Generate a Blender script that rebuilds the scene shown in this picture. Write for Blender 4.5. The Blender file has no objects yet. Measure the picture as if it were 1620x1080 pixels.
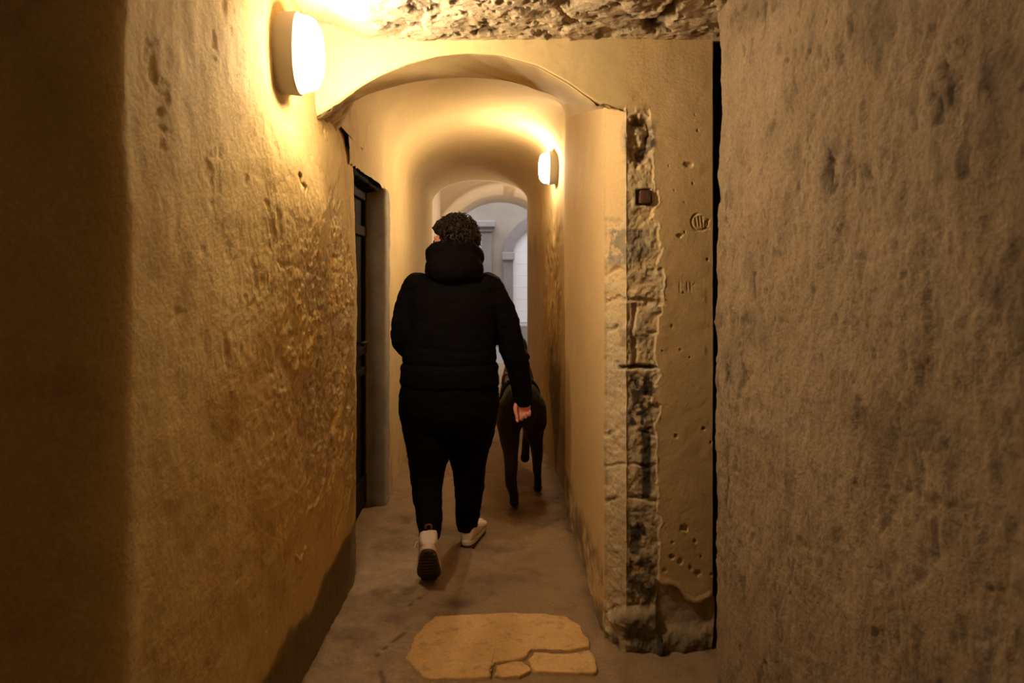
import bpy, bmesh, math, random
import numpy as np
from mathutils import Vector, Matrix, Euler

random.seed(7)
S = bpy.context.scene
COL = S.collection
CAM_H = 1.46
F = 1080.0
PPX, PPY = 770.0, 430.0

def at(x, y, Y):
    """metres of a point that lies Y metres down the passage"""
    return Vector(((x - PPX) * Y / F, Y, CAM_H - (y - PPY) * Y / F))

# ------------------------------------------------------------------ noise
def _h(ix, iy, iz, s):
    n = (ix * 374761393 + iy * 668265263 + iz * 2147483647 + s * 1274126177) & 0xFFFFFFFF
    n = ((n ^ (n >> 13)) * 1274126177) & 0xFFFFFFFF
    n = (n ^ (n >> 16)) & 0xFFFFFFFF
    n = (n * 2654435761) & 0xFFFFFFFF
    n = n ^ (n >> 15)
    return (n & 0xFFFFFF) / float(0xFFFFFF)

def vn(x, y, z, s=0):
    x, y, z = np.broadcast_arrays(x, y, z)
    ix, iy, iz = np.floor(x).astype(np.int64), np.floor(y).astype(np.int64), np.floor(z).astype(np.int64)
    fx, fy, fz = x - ix, y - iy, z - iz
    fx, fy, fz = [f * f * f * (f * (f * 6 - 15) + 10) for f in (fx, fy, fz)]
    r = 0
    for a in (0, 1):
        for b in (0, 1):
            for c in (0, 1):
                w = (fx if a else 1 - fx) * (fy if b else 1 - fy) * (fz if c else 1 - fz)
                r = r + w * _h(ix + a, iy + b, iz + c, s)
    return r * 2 - 1

def fbm(x, y, z, f=1.0, o=4, s=0, g=0.5):
    r, a, t = 0, 1.0, 0
    for k in range(o):
        r = r + a * vn(x * f + 17.3 * k, y * f - 9.1 * k, z * f + 3.7 * k, s + k)
        t += a
        a *= g
        f *= 2.03
    return r / t

def ridged(x, y, z, f=1.0, o=4, s=0):
    r, a, t = 0, 1.0, 0
    for k in range(o):
        r = r + a * (1 - np.abs(vn(x * f + 5.3 * k, y * f + 2.2 * k, z * f, s + k)))
        t += a
        a *= 0.5
        f *= 2.1
    return r / t * 2 - 1

def cell(x, y, f, s=0, jit=0.9):
    """distance to the nearest scattered point, in cells, and that point's random value"""
    x, y = x * f, y * f
    ix, iy = np.floor(x).astype(np.int64), np.floor(y).astype(np.int64)
    best = np.full(x.shape, 9.0)
    val = np.zeros(x.shape)
    for a in (-1, 0, 1):
        for b in (-1, 0, 1):
            cx, cy = ix + a, iy + b
            px = cx + 0.5 + jit * (_h(cx, cy, cx * 0 + 1, s) - .5)
            py = cy + 0.5 + jit * (_h(cx, cy, cx * 0 + 2, s) - .5)
            d = np.hypot(x - px, y - py)
            m = d < best
            best = np.where(m, d, best)
            val = np.where(m, _h(cx, cy, cx * 0 + 3, s), val)
    return best, val

def ss(a, b, x):
    t = np.clip((x - a) / (b - a), 0, 1)
    return t * t * (3 - 2 * t)

def segdist(x, y, pts):
    d = np.full(np.broadcast(x, y).shape, 1e9)
    for (x0, y0), (x1, y1) in zip(pts[:-1], pts[1:]):
        dx, dy = x1 - x0, y1 - y0
        L = dx * dx + dy * dy + 1e-12
        t = np.clip(((x - x0) * dx + (y - y0) * dy) / L, 0, 1)
        d = np.minimum(d, np.hypot(x - x0 - t * dx, y - y0 - t * dy))
    return d

# ------------------------------------------------------------------ materials
def new_mat(name):
    m = bpy.data.materials.new(name)
    m.use_nodes = True
    nt = m.node_tree
    for n in list(nt.nodes):
        nt.nodes.remove(n)
    out = nt.nodes.new('ShaderNodeOutputMaterial')
    b = nt.nodes.new('ShaderNodeBsdfPrincipled')
    nt.links.new(b.outputs[0], out.inputs[0])
    return m, nt, b

def node(nt, t, **kw):
    n = nt.nodes.new(t)
    for k, v in kw.items():
        setattr(n, k, v)
    return n

def mixc(nt, fac, a, b, mode='MIX'):
    n = nt.nodes.new('ShaderNodeMix')
    n.data_type = 'RGBA'
    n.blend_type = mode
    for sock, v in ((n.inputs[0], fac), (n.inputs[6], a), (n.inputs[7], b)):
        if hasattr(v, 'is_output'):
            nt.links.new(v, sock)
        elif isinstance(v, (int, float)):
            sock.default_value = v
        else:
            sock.default_value = (*v, 1)
    return n.outputs[2]

def noise(nt, scale, detail=6, rough=.6, vec=None, ramp=None):
    n = node(nt, 'ShaderNodeTexNoise')
    n.inputs['Scale'].default_value = scale
    n.inputs['Detail'].default_value = detail
    n.inputs['Roughness'].default_value = rough
    if vec is not None:
        nt.links.new(vec, n.inputs['Vector'])
    o = n.outputs[0]
    if ramp:
        r = node(nt, 'ShaderNodeMapRange')
        r.inputs[1].default_value, r.inputs[2].default_value = ramp
        nt.links.new(o, r.inputs[0])
        o = r.outputs[0]
    return o

def surf(name, base, base2, red=None, green=None, blue=None, scale=3.0, bump=.3, bscale=60, rough=.85, speck=.25, spec=.3, bdist=.01, blotch=None):
    """mineral surface: two base tones in blotches; attribute channels choose exposed stone / black stain / other render"""
    m, nt, b = new_mat(name)
    tc = node(nt, 'ShaderNodeTexCoord')
    v = tc.outputs['Object']
    c = mixc(nt, noise(nt, scale, 8, .65, v, (.35, .68)), base, base2)
    if blotch:
        c = mixc(nt, noise(nt, scale * 3.1, 10, .7, v, (.52, .72)), c, blotch)
    if red or green or blue:
        at_ = node(nt, 'ShaderNodeAttribute', attribute_name='m')
        sep = node(nt, 'ShaderNodeSeparateColor')
        nt.links.new(at_.outputs['Color'], sep.inputs[0])
        if red:
            r2 = mixc(nt, noise(nt, 14, 8, .7, v, (.35, .7)), red, tuple(x * .62 for x in red))
            c = mixc(nt, sep.outputs[0], c, r2)
        if blue:
            b2 = mixc(nt, noise(nt, 9, 8, .7, v, (.35, .7)), blue, tuple(x * .7 for x in blue))
            c = mixc(nt, sep.outputs[2], c, b2)
        if green:
            c = mixc(nt, sep.outputs[1], c, green)
    sp = noise(nt, bscale * 2.2, 4, .7, v, (.3, .7))
    c = mixc(nt, speck, c, mixc(nt, sp, (.45, .42, .38), (1.35, 1.33, 1.3)), 'MULTIPLY')
    nt.links.new(c, b.inputs['Base Color'])
    b.inputs['Roughness'].default_value = rough
    b.inputs['Specular IOR Level'].default_value = spec
    bp = node(nt, 'ShaderNodeBump')
    bp.inputs['Strength'].default_value = bump
    bp.inputs['Distance'].default_value = bdist
    nt.links.new(noise(nt, bscale, 8, .7, v), bp.inputs['Height'])
    nt.links.new(bp.outputs[0], b.inputs['Normal'])
    return m

def simple(name, col, rough=.7, metal=0, spec=.4, nscale=40, bump=.15, var=.25, sheen=0, bdist=.004):
    m, nt, b = new_mat(name)
    tc = node(nt, 'ShaderNodeTexCoord')
    v = tc.outputs['Object']
    c = mixc(nt, noise(nt, nscale * .3, 5, .6, v, (.3, .7)), col, tuple(x * (1 - var) for x in col))
    nt.links.new(c, b.inputs['Base Color'])
    b.inputs['Roughness'].default_value = rough
    b.inputs['Metallic'].default_value = metal
    b.inputs['Specular IOR Level'].default_value = spec
    if sheen:
        b.inputs['Sheen Weight'].default_value = sheen
    if bump:
        bp = node(nt, 'ShaderNodeBump')
        bp.inputs['Strength'].default_value = bump
        bp.inputs['Distance'].default_value = bdist
        nt.links.new(noise(nt, nscale, 6, .6, v), bp.inputs['Height'])
        nt.links.new(bp.outputs[0], b.inputs['Normal'])
    return m

def emit(name, col, strength):
    m = bpy.data.materials.new(name)
    m.use_nodes = True
    nt = m.node_tree
    for n in list(nt.nodes):
        nt.nodes.remove(n)
    out = nt.nodes.new('ShaderNodeOutputMaterial')
    e = nt.nodes.new('ShaderNodeEmission')
    e.inputs[0].default_value = (*col, 1)
    e.inputs[1].default_value = strength
    nt.links.new(e.outputs[0], out.inputs[0])
    return m

LAMP_COL = (1.0, .76, .46)
OCHRE, OCHRE2 = (.70, .52, .27), (.60, .43, .205)
M = dict(
    plaster=surf('ochre_plaster', (.72, .54, .24), (.62, .45, .18), red=(.62, .50, .32), green=(.035, .03, .022), blue=(.22, .18, .10), scale=2.2, bump=.65, bscale=60, bdist=.007, blotch=(.55, .36, .13), speck=.3),
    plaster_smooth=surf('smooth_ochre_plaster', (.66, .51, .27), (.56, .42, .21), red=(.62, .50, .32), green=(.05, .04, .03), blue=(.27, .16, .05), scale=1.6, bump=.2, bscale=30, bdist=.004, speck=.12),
    pier=surf('pier_plaster', (.68, .49, .255), (.62, .44, .22), red=(.66, .54, .36), green=(.025, .021, .017), blue=(.36, .30, .22), scale=2.5, bump=.5, bscale=80, bdist=.005, speck=.3),
    grey_wall=surf('grey_brown_render', (.40, .30, .20), (.28, .205, .13), red=(.45, .35, .245), green=(.035, .028, .022), scale=5.0, bump=1.0, bscale=42, bdist=.014, speck=.5),
    rubble=surf('rubble_ceiling', (.62, .50, .34), (.50, .38, .24), red=(.70, .58, .42), green=(.05, .035, .02), scale=7, bump=.8, bscale=45, bdist=.012, speck=.4),
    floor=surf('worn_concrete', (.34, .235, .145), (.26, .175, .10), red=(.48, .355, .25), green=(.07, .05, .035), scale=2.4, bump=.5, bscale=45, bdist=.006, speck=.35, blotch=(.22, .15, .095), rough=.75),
    slab=surf('yellow_paving', (.76, .50, .225), (.68, .43, .18), scale=6, bump=.35, bscale=40, bdist=.004, speck=.25, blotch=(.40, .26, .13), rough=.7),
    jamb=surf('grey_jamb_stone', (.34, .30, .25), (.26, .225, .18), scale=6, bump=.6, bscale=50, bdist=.008, speck=.35),
    pale=surf('pale_plaster', (.74, .66, .55), (.68, .60, .49), red=(.6, .48, .33), green=(.1, .08, .07), scale=1.5, bump=.2, bscale=25, bdist=.004, speck=.1),
    court=surf('court_plaster', (.40, .335, .265), (.33, .275, .22), green=(.3, .27, .25), scale=1.4, bump=.25, bscale=20, bdist=.006, speck=.12),
    court_stone=surf('grey_court_stone', (.30, .27, .25), (.24, .215, .205), scale=5, bump=.3, bscale=30, speck=.15),
    court_light=surf('pale_court_stone', (.38, .35, .33), (.33, .30, .29), scale=5, bump=.3, bscale=30, speck=.15),
    white_door=simple('white_door_paint', (.90, .88, .87), .6, nscale=12, var=.06, bump=.05),
    dark_wood=simple('dark_door_wood', (.010, .007, .005), .75, spec=.15, nscale=30, var=.5, bump=.3),
    timber=simple('dark_timber', (.022, .015, .01), .85, spec=.1, nscale=30, var=.5, bump=.5),
    iron=simple('dark_iron', (.05, .045, .04), .45, metal=.9, nscale=60, bump=.2),
    rust=simple('rusty_iron', (.12, .055, .028), .85, metal=.2, nscale=70, bump=.6, var=.5),
    lamp_body=simple('lamp_body_white', (.72, .70, .66), .5, nscale=20, var=.05, bump=.03),
    jacket=simple('black_jacket_cloth', (.004, .0036, .004), .85, spec=.07, nscale=60, bump=.25, var=.3),
    trousers=simple('black_trouser_cloth', (.004, .004, .0045), .9, spec=.06, nscale=90, bump=.2, var=.3),
    skin=simple('skin', (.82, .34, .28), .5, spec=.4, nscale=80, bump=.15, var=.15),
    hair=simple('dark_brown_hair', (.020, .009, .006), .55, spec=.35, nscale=60, bump=.3, var=.4),
    shoe=simple('off_white_shoe', (.80, .66, .58), .6, nscale=60, bump=.15, var=.1),
    sole=simple('dark_rubber_sole', (.085, .05, .03), .75, nscale=60, bump=.3, var=.4),
    midsole=simple('pale_midsole', (.78, .64, .52), .6, nscale=60, bump=.1, var=.1),
    dogfur=simple('grey_brown_dog_coat', (.024, .018, .014), .65, spec=.2, nscale=120, bump=.2, var=.3, sheen=.05),
    strap=simple('black_webbing', (.012, .010, .009), .7, nscale=150, bump=.3),
    leather=simple('brown_leather', (.16, .07, .025), .45, nscale=80, bump=.2),
    steel=simple('bright_steel', (.75, .73, .70), .25, metal=1, nscale=80, bump=.05, var=.1),
    eye=simple('dark_eye', (.02, .012, .01), .15, nscale=20, bump=0),
)

# ------------------------------------------------------------------ mesh helpers
def tag(o, label=None, cat=None, group=None, kind=None):
    if label: o['label'] = label
    if cat: o['category'] = cat
    if group: o['group'] = group
    if kind: o['kind'] = kind
    return o

def empty(name, loc):
    o = bpy.data.objects.new(name, None)
    COL.objects.link(o)
    o.location = loc
    o.empty_display_size = .1
    return o

def link(name, me, mat, parent=None, smooth=True):
    me.materials.append(mat)
    if smooth:
        me.polygons.foreach_set('use_smooth', [True] * len(me.polygons))
    o = bpy.data.objects.new(name, me)
    COL.objects.link(o)
    if parent is not None:
        o.parent = parent
        r = parent
        off = Vector((0, 0, 0))
        while r is not None:      # meshes are modelled in world metres
            off += r.location
            r = r.parent
        o.location = -off
    return o

def grid(name, P, mat, masks=None, keep=None, parent=None, flip=False, extra=None, kind='structure'):
    """P: nu x nv x 3 points"""
    nu, nv = P.shape[:2]
    idx = np.arange(nu * nv).reshape(nu, nv)
    q = np.stack([idx[:-1, :-1], idx[1:, :-1], idx[1:, 1:], idx[:-1, 1:]], -1)
    if keep is not None:
        q = q[keep[:-1, :-1] & keep[1:, :-1] & keep[1:, 1:] & keep[:-1, 1:]]
    q = q.reshape(-1, 4)
    if flip:
        q = q[:, ::-1]
    v = P.reshape(-1, 3)
    me = bpy.data.meshes.new(name)
    me.vertices.add(len(v))
    me.vertices.foreach_set('co', v.astype(np.float32).ravel())
    me.loops.add(q.size)
    me.loops.foreach_set('vertex_index', q.astype(np.int32).ravel())
    me.polygons.add(len(q))
    me.polygons.foreach_set('loop_start', np.arange(0, q.size, 4, dtype=np.int32))
    me.update(calc_edges=True)
    me.validate()
    if masks is not None:
        a = me.attributes.new('m', 'FLOAT_COLOR', 'POINT')
        c = np.ones((nu, nv, 4), np.float32)
        for k in range(3):
            c[..., k] = 0 if masks[k] is None else np.clip(masks[k], 0, 1)
        a.data.foreach_set('color', c.ravel())
    o = link(name, me, mat, parent)
    if kind:
        o['kind'] = kind
    return o

def bm_mesh(name, bm, mat, parent=None, smooth=False):
    bmesh.ops.recalc_face_normals(bm, faces=bm.faces)
    me = bpy.data.meshes.new(name)
    bm.to_mesh(me)
    bm.free()
    return link(name, me, mat, parent, smooth)

def add_box(bm, lo, hi, bev=0, seg=2):
    r = bmesh.ops.create_cube(bm, size=1)
    vs = r['verts']
    for v in vs:
        v.co = Vector([lo[k] + (v.co[k] + .5) * (hi[k] - lo[k]) for k in range(3)])
    if bev:
        es = list({e for v in vs for e in v.link_edges})
        bmesh.ops.bevel(bm, geom=es, offset=bev, segments=seg, affect='EDGES', profile=.6)

def box(name, lo, hi, mat, parent=None, bev=.004):
    bm = bmesh.new()
    add_box(bm, lo, hi, bev)
    return bm_mesh(name, bm, mat, parent)

def add_loft(bm, rings, cap=True):
    """rings: list of lists of Vector, closed cross sections"""
    vr = [[bm.verts.new(p) for p in r] for r in rings]
    n = len(vr[0])
    for a, b in zip(vr[:-1], vr[1:]):
        for k in range(n):
            bm.faces.new((a[k], a[(k + 1) % n], b[(k + 1) % n], b[k]))
    if cap:
        for r, rev in ((vr[0], True), (vr[-1], False)):
            c = bm.verts.new(sum((v.co for v in r), Vector()) / n)
            for k in range(n):
                f = (r[k], c, r[(k + 1) % n]) if not rev else (r[(k + 1) % n], c, r[k])
                bm.faces.new(f)

def ell(c, a, b, n=20, p=2.0):
    c, a, b = Vector(c), Vector(a), Vector(b)
    out = []
    for k in range(n):
        t = 2 * math.pi * k / n
        cs, sn = math.cos(t), math.sin(t)
        out.append(c + a * math.copysign(abs(cs) ** (2 / p), cs) + b * math.copysign(abs(sn) ** (2 / p), sn))
    return out

def tube_rings(pts, rad, n=16, roundends=True, flat=1.0, side=Vector((1, 0, 0))):
    """tapered limb along pts; flat squeezes the second axis"""
    pts = [Vector(p) for p in pts]
    rings = []
    N = len(pts)
    for i in range(N):
        d = (pts[min(i + 1, N - 1)] - pts[max(i - 1, 0)]).normalized()
        a = (side - d * side.dot(d))
        if a.length < 1e-3:
            a = Vector((0, 0, 1)) - d * d.z
        a.normalize()
        b = d.cross(a).normalized()
        r = rad[i]
        if roundends and i == 0:
            for t in (.96, .75, .42):
                s = math.sqrt(1 - t * t)
                rings.append(ell(pts[i] - d * r * t, a * r * s, b * r * s * flat, n))
        rings.append(ell(pts[i], a * r, b * r * flat, n))
        if roundends and i == N - 1:
            for t in (.42, .75, .96):
                s = math.sqrt(1 - t * t)
                rings.append(ell(pts[i] + d * r * t, a * r * s, b * r * s * flat, n))
    return rings

def spline(pts, rad, sub=6):
    """Catmull-Rom through joints"""
    P = [Vector(p) for p in pts]
    P = [P[0] * 2 - P[1]] + P + [P[-1] * 2 - P[-2]]
    R = [rad[0]] + list(rad) + [rad[-1]]
    op, orr = [], []
    for i in range(1, len(P) - 2):
        for k in range(sub):
            t = k / sub
            op.append(.5 * ((2 * P[i]) + (P[i + 1] - P[i - 1]) * t + (2 * P[i - 1] - 5 * P[i] + 4 * P[i + 1] - P[i + 2]) * t * t + (3 * P[i] - P[i - 1] - 3 * P[i + 1] + P[i + 2]) * t ** 3))
            orr.append(R[i] + (R[i + 1] - R[i]) * (t * t * (3 - 2 * t)))
    op.append(P[-2]); orr.append(R[-2])
    return op, orr

def limb(bm, pts, rad, n=16, flat=1.0, sub=6, side=Vector((1, 0, 0))):
    p, r = spline(pts, rad, sub)
    add_loft(bm, tube_rings(p, r, n, True, flat, side))

def ball(bm, c, rx, ry, rz, rot=None, n=20):
    r = bmesh.ops.create_uvsphere(bm, u_segments=n, v_segments=n // 2 + 2, radius=1)
    mt = Matrix.Translation(Vector(c)) @ ((rot.to_matrix().to_4x4()) if rot else Matrix.Identity(4)) @ Matrix.Diagonal((rx, ry, rz, 1))
    bmesh.ops.transform(bm, matrix=mt, verts=r['verts'])

def fuse(name, bm, mat, parent, voxel=.006, smooth=6, disp=None, sub=0):
    """melt overlapping volumes into one continuous skin"""
    bmesh.ops.recalc_face_normals(bm, faces=bm.faces)
    me = bpy.data.meshes.new(name + '_raw')
    bm.to_mesh(me)
    bm.free()
    t = bpy.data.objects.new(name + '_raw', me)
    COL.objects.link(t)
    md = t.modifiers.new('r', 'REMESH')
    md.mode = 'VOXEL'
    md.voxel_size = voxel
    md.use_smooth_shade = True
    if smooth:
        sm = t.modifiers.new('s', 'SMOOTH')
        sm.iterations = smooth
        sm.factor = .5
    dg = bpy.context.evaluated_depsgraph_get()
    dg.update()
    out = bpy.data.meshes.new_from_object(t.evaluated_get(dg))
    out.name = name
    bpy.data.objects.remove(t)
    bpy.data.meshes.remove(me)
    if disp is not None:
        n = len(out.vertices)
        co = np.empty(n * 3, np.float32)
        out.vertices.foreach_get('co', co)
        no = np.empty(n * 3, np.float32)
        out.vertices.foreach_get('normal', no)
        co, no = co.reshape(-1, 3).astype(float), no.reshape(-1, 3)
        co = co + no * disp(co[:, 0], co[:, 1], co[:, 2])[:, None]
        out.vertices.foreach_set('co', co.astype(np.float32).ravel())
        out.update()
    out.materials.clear()
    return link(name, out, mat, parent)


# ================================================================== SETTING
def ax(*segs):
    """axis from (start, end, step) runs"""
    out = []
    for a, b, st in segs:
        n = max(1, int(round((b - a) / st)))
        out += list(np.linspace(a, b, n, endpoint=False))
    out.append(segs[-1][1])
    return np.array(out)

# ---- floor of the passage
fy = ax((-1.2, 2.2, .03), (2.2, 4.6, .008), (4.6, 11.0, .03))
fx = ax((-.95, .95, .008))
FX, FY = np.meshgrid(fx, fy, indexing='ij')
Z0 = FX * 0
fz = .010 * fbm(FX, FY, Z0, 1.6, 3, 3) + .006 * fbm(FX, FY, Z0, 9, 4, 5)
pit = ss(.25, .6, fbm(FX, FY, Z0, 5.5, 4, 11)) * ss(2.3, 2.9, FY)
fz = fz - .010 * pit
fz = fz + .02 * ss(.36, .5, FX) * ss(2.55, 2.8, FY) * (1 + .6 * fbm(FX, FY, Z0, 12, 3, 8))      # rubble gathered along the right wall foot
fz = fz - .016 * np.exp(-(((FX + .12) / .10) ** 2 + ((FY - 3.02) / .10) ** 2))
slabzone = ss(.62, .5, np.abs(FX - .02)) * ss(.36, .25, np.abs(FY - 2.68))
fz = fz * (1 - slabzone) - .006 * slabzone
dark = ss(.0, .6, fbm(FX, FY, Z0, 5.5, 6, 21, .65)) * .45 + .25 * pit
dark = dark + .8 * ss(.018, .0, segdist(FX, FY, [(-.36, 2.4), (-.42, 2.62), (-.33, 2.78), (-.36, 2.95), (-.28, 3.1)])) * ss(-.3, .2, fbm(FX, FY, Z0, 20, 2, 2))
dark = dark + .9 * np.exp(-(((FX + .13) / .06) ** 2 + ((FY - 3.03) / .06) ** 2)) + .7 * ss(.40, .5, FX) * ss(2.7, 2.9, FY)
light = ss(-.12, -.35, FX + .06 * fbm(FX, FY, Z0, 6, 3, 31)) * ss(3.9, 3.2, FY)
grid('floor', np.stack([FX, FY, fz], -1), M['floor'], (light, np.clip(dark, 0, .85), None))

def chips(x, y, z, f, thr, s):
    return ss(thr, thr + .10, fbm(x, y, z, f, 5, s, .55))

# ---- left wall, near stretch
wy = ax((-1.2, 1.0, .03), (1.0, 2.0, .008), (2.0, 3.32, .0045))
wz = ax((-.03, 2.5, .0055))
WY, WZ = np.meshgrid(wy, wz, indexing='ij')
XO = WY * 0 - .65
d = .010 * fbm(XO, WY, WZ, 1.7, 3, 40) + .005 * fbm(XO, WY, WZ, 6, 3, 44)
d += -.16 * ss(1.27, 1.0, WY + .02 * fbm(XO, WY, WZ, 2, 2, 4))
d += -.016 + .048 * ss(2.30, 3.05, WY) * ss(2.25, 1.9, WZ)
d += .055 * ss(2.04, 1.62, WZ) * (.25 + .75 * np.clip(WZ / 1.8, 0, 1)) * ss(1.85, 2.35, WY + .05 * fbm(XO, WY, WZ, 4, 3, 76)) * ss(2.85, 2.5, WY)
yedge = np.clip(2.88 + (2.1 - WZ) * .50, 2.8, 3.20) + .015 * fbm(XO, WY, WZ, 3, 2, 9)
d += -.014 * ss(0, .06, WY - yedge) - .012 * ss(.05, .35, WY - yedge)
# broken coarse patch
cen = 2.80 - .0 * WZ
rough = ss(.55, .0, np.hypot((WY - 2.86) / .75, (WZ - 1.05) / .72) - .55 + .35 * fbm(XO, WY, WZ, 3.5, 4, 50)) * ss(.06, -.05, WY - yedge)
peel = ss(-.02, .10, fbm(XO, WY, WZ, 5, 5, 51) + .25 * rough - .16)
d += rough * (.010 * fbm(XO, WY, WZ * .8, 13, 4, 55, .6) + .013 * fbm(XO, WY, WZ * .9, 30, 5, 57, .7) - .006 * chips(XO, WY, WZ, 24, .12, 58)) - .005 * rough * peel
fine = ss(1.1, .2, np.hypot((WY - 2.6) / 1.1, (WZ - 1.15) / .95))
d += (.0012 + .0030 * fine) * fbm(XO, WY, WZ, 38, 4, 60, .65) + .003 * fbm(XO, WY, WZ * .6, 15, 4, 62)
pits = .8 * chips(XO, WY, WZ * .9, 17, .36, 63) * ss(-.15, .15, fbm(XO, WY, WZ, 2.2, 2, 64)) * ss(1.1, 1.5, WY) + .6 * chips(XO, WY, WZ, 26, .36, 65) * fine
d -= .0030 * pits
flake = np.zeros_like(WY)
for (a, b, r) in ((2.30, 1.775, .022), (2.33, 1.745, .018), (2.72, 2.02, .016), (2.76, 2.0, .014)):
    flake = np.maximum(flake, ss(r, r * .5, np.hypot(WY - a, (WZ - b) * .8) + .020 * fbm(XO, WY, WZ, 45, 3, 71)))
d -= .012 * flake
wrp = .034 * fbm(XO, WY, WZ, 24, 4, 73, .6)
for pts in (((2.02, 1.66), (2.06, 1.60), (2.07, 1.54)), ((2.10, 1.64), (2.12, 1.57)), ((1.93, 1.50), (1.95, 1.42)), ((1.72, 1.30), (1.74, 1.22)), ((2.5, 1.16), (2.56, 1.06)), ((2.62, 1.0), (2.6, .9))):
    sd = segdist(WY, WZ, pts) + wrp
    d -= .003 * ss(.018, .002, sd)
    flake = np.maximum(flake, .25 * ss(.012, .0, sd))
for pts in (((2.10, 1.492), (2.14, 1.478), (2.2, 1.482), (2.26, 1.474)), ((2.42, .62), (2.5, .60), (2.58, .63), (2.62, .70), (2.63, .78)), ((2.3, .50), (2.34, .47), (2.40, .49))):
    sd = segdist(WY, WZ, pts)
    sd = sd + .012 * fbm(XO, WY, WZ, 30, 3, 74)
    d += (.007 if pts[0][1] < 1 else -.004) * ss(.010, .0, sd)
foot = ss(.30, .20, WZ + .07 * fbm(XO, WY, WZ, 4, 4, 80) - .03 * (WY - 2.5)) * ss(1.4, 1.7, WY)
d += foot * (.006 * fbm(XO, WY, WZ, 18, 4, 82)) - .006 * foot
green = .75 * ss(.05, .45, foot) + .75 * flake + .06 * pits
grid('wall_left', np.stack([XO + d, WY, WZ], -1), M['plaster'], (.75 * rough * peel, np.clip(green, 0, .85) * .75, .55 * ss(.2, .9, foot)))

# ---- arch: front edge, skewed rear edge, vault rings
def resample(P, n):
    P = np.array([list(p) for p in P])
    s = np.r_[0, np.cumsum(np.linalg.norm(np.diff(P, axis=0), axis=1))]
    t = np.linspace(0, s[-1], n)
    return np.stack([np.interp(t, s, P[:, k]) for k in range(3)], -1)

def smooth_curve(P, it=12):
    P = P.copy()
    for _ in range(it):
        P[1:-1] = .25 * P[:-2] + .5 * P[1:-1] + .25 * P[2:]
    return P

NV = 221
YA = 2.63
front = [Vector((-.72, YA, 2.06)), at(503, 182, YA), at(530, 166, YA), at(553, 150, YA), at(575, 135, YA), at(600, 121, YA), at(645, 102, YA), at(695, 89, YA), at(740, 85, YA), at(790, 88, YA), at(850, 105, YA), at(900, 133, YA), at(925, 152, YA), at(942, 163, YA), at(965, 169, YA), at(992, 173, YA)]
A = smooth_curve(resample(front, NV), 6)
rear = [Vector((-.72, 2.96, 2.055))] + [at(*p) for p in ((533, 206, 2.96), (546, 190, 2.93), (562, 157, 2.86), (600, 143, 2.84), (650, 130, 2.84), (700, 123, 2.85), (740, 121.5, 2.88), (800, 128, 3.0), (840, 138.5, 3.2), (866, 148, 3.5), (884, 157, 3.86), (891, 163, 4.12), (893, 185, 4.17), (893, 215, 4.2))]
B = smooth_curve(resample(rear, NV), 5)
XL, XR = -.64, .476
def springs(Y):
    t = np.clip((Y - 4.3) / 3.4, 0, 1)
    return 2.10 + .13 * t, 2.15 + .12 * t + .25 * ss(4.75, 4.25, Y)          # left, right spring heights
def wallx(Y):
    xl = XL + .02 * ss(5.5, 7.7, Y)
    xr = XR + .03 * ss(4.16, 4.28, Y) * ss(5.4, 4.5, Y) - .015 * ss(6.0, 7.7, Y)
    return xl, xr
def ring(Y, n=NV):
    th = np.linspace(math.pi, 0, n)
    t = np.clip((Y - 4.3) / 3.4, 0, 1)
    p = 2.55 - .5 * t + 1.0 * float(ss(4.6, 4.2, Y))
    zl, zr = springs(Y)
    zc = 2.545 - .045 * t
    xl, xr = wallx(Y)
    xc, hw = (xl + xr) / 2, (xr - xl) / 2
    u = np.sign(np.cos(th)) * np.abs(np.cos(th)) ** (2 / p)
    v = np.abs(np.sin(th)) ** (2 / p)
    zs = np.where(u < 0, zl, zr)
    # denser sampling away from the springs
    P = np.stack([xc + hw * u, np.full(n, Y), zs + (zc - zs) * v], -1)
    return resample(P, n)

rows = []
for k in range(24):
    t = k / 24
    rows.append(A * (1 - t) + B * t)
for k in range(34):
    t = k / 33
    q = (0.0 if k == 0 else .03) + t * 0
    Yk = (B[:, 1] + .03) * (1 - t) + 4.36 * t
    if k == 0:
        rows.append(B)
    rows.append(np.stack([ring(float(yy))[i] for i, yy in enumerate(Yk)], 0))
for Y in np.linspace(4.36, 7.72, 90)[1:]:
    rows.append(ring(float(Y)))
V = np.stack(rows, 0)
def normals(P):
    du = np.gradient(P, axis=0)
    dv = np.gradient(P, axis=1)
    n = np.cross(du, dv)
    return n / (np.linalg.norm(n, axis=-1, keepdims=True) + 1e-9)
def soft(P):
    x, y, z = P[..., 0], P[..., 1], P[..., 2]
    return .010 * fbm(x, y, z, 1.5, 2, 90) + .0025 * fbm(x, y, z, 7, 3, 92)
N = normals(V)
cx = np.array([-.08, 0, 1.3])
inward = np.where((N[..., 0] * (cx[0] - V[..., 0]) + N[..., 2] * (cx[2] - V[..., 2]))[..., None] < 0, -1, 1)
N = N * inward
x, y, z = V[..., 0], V[..., 1], V[..., 2]
rowi = np.arange(V.shape[0])[:, None] < 25
corb = (ss(-.50, -.54, x) + ss(.36, .42, x) * ss(2.95, 2.75, y)) * rowi
h = soft(V) * ss(2.63, 2.8, y) + corb * (.012 * fbm(x, y * 3, z, 14, 4, 95) + .010 * ridged(x, y, z, 22, 3, 96))
Vd = V + N * h[..., None]
grid('ceiling_vault', Vd, M['plaster_smooth'], (.55 * corb, .25 * corb * ss(0, .4, fbm(x, y, z, 12, 3, 97)), None))

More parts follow.
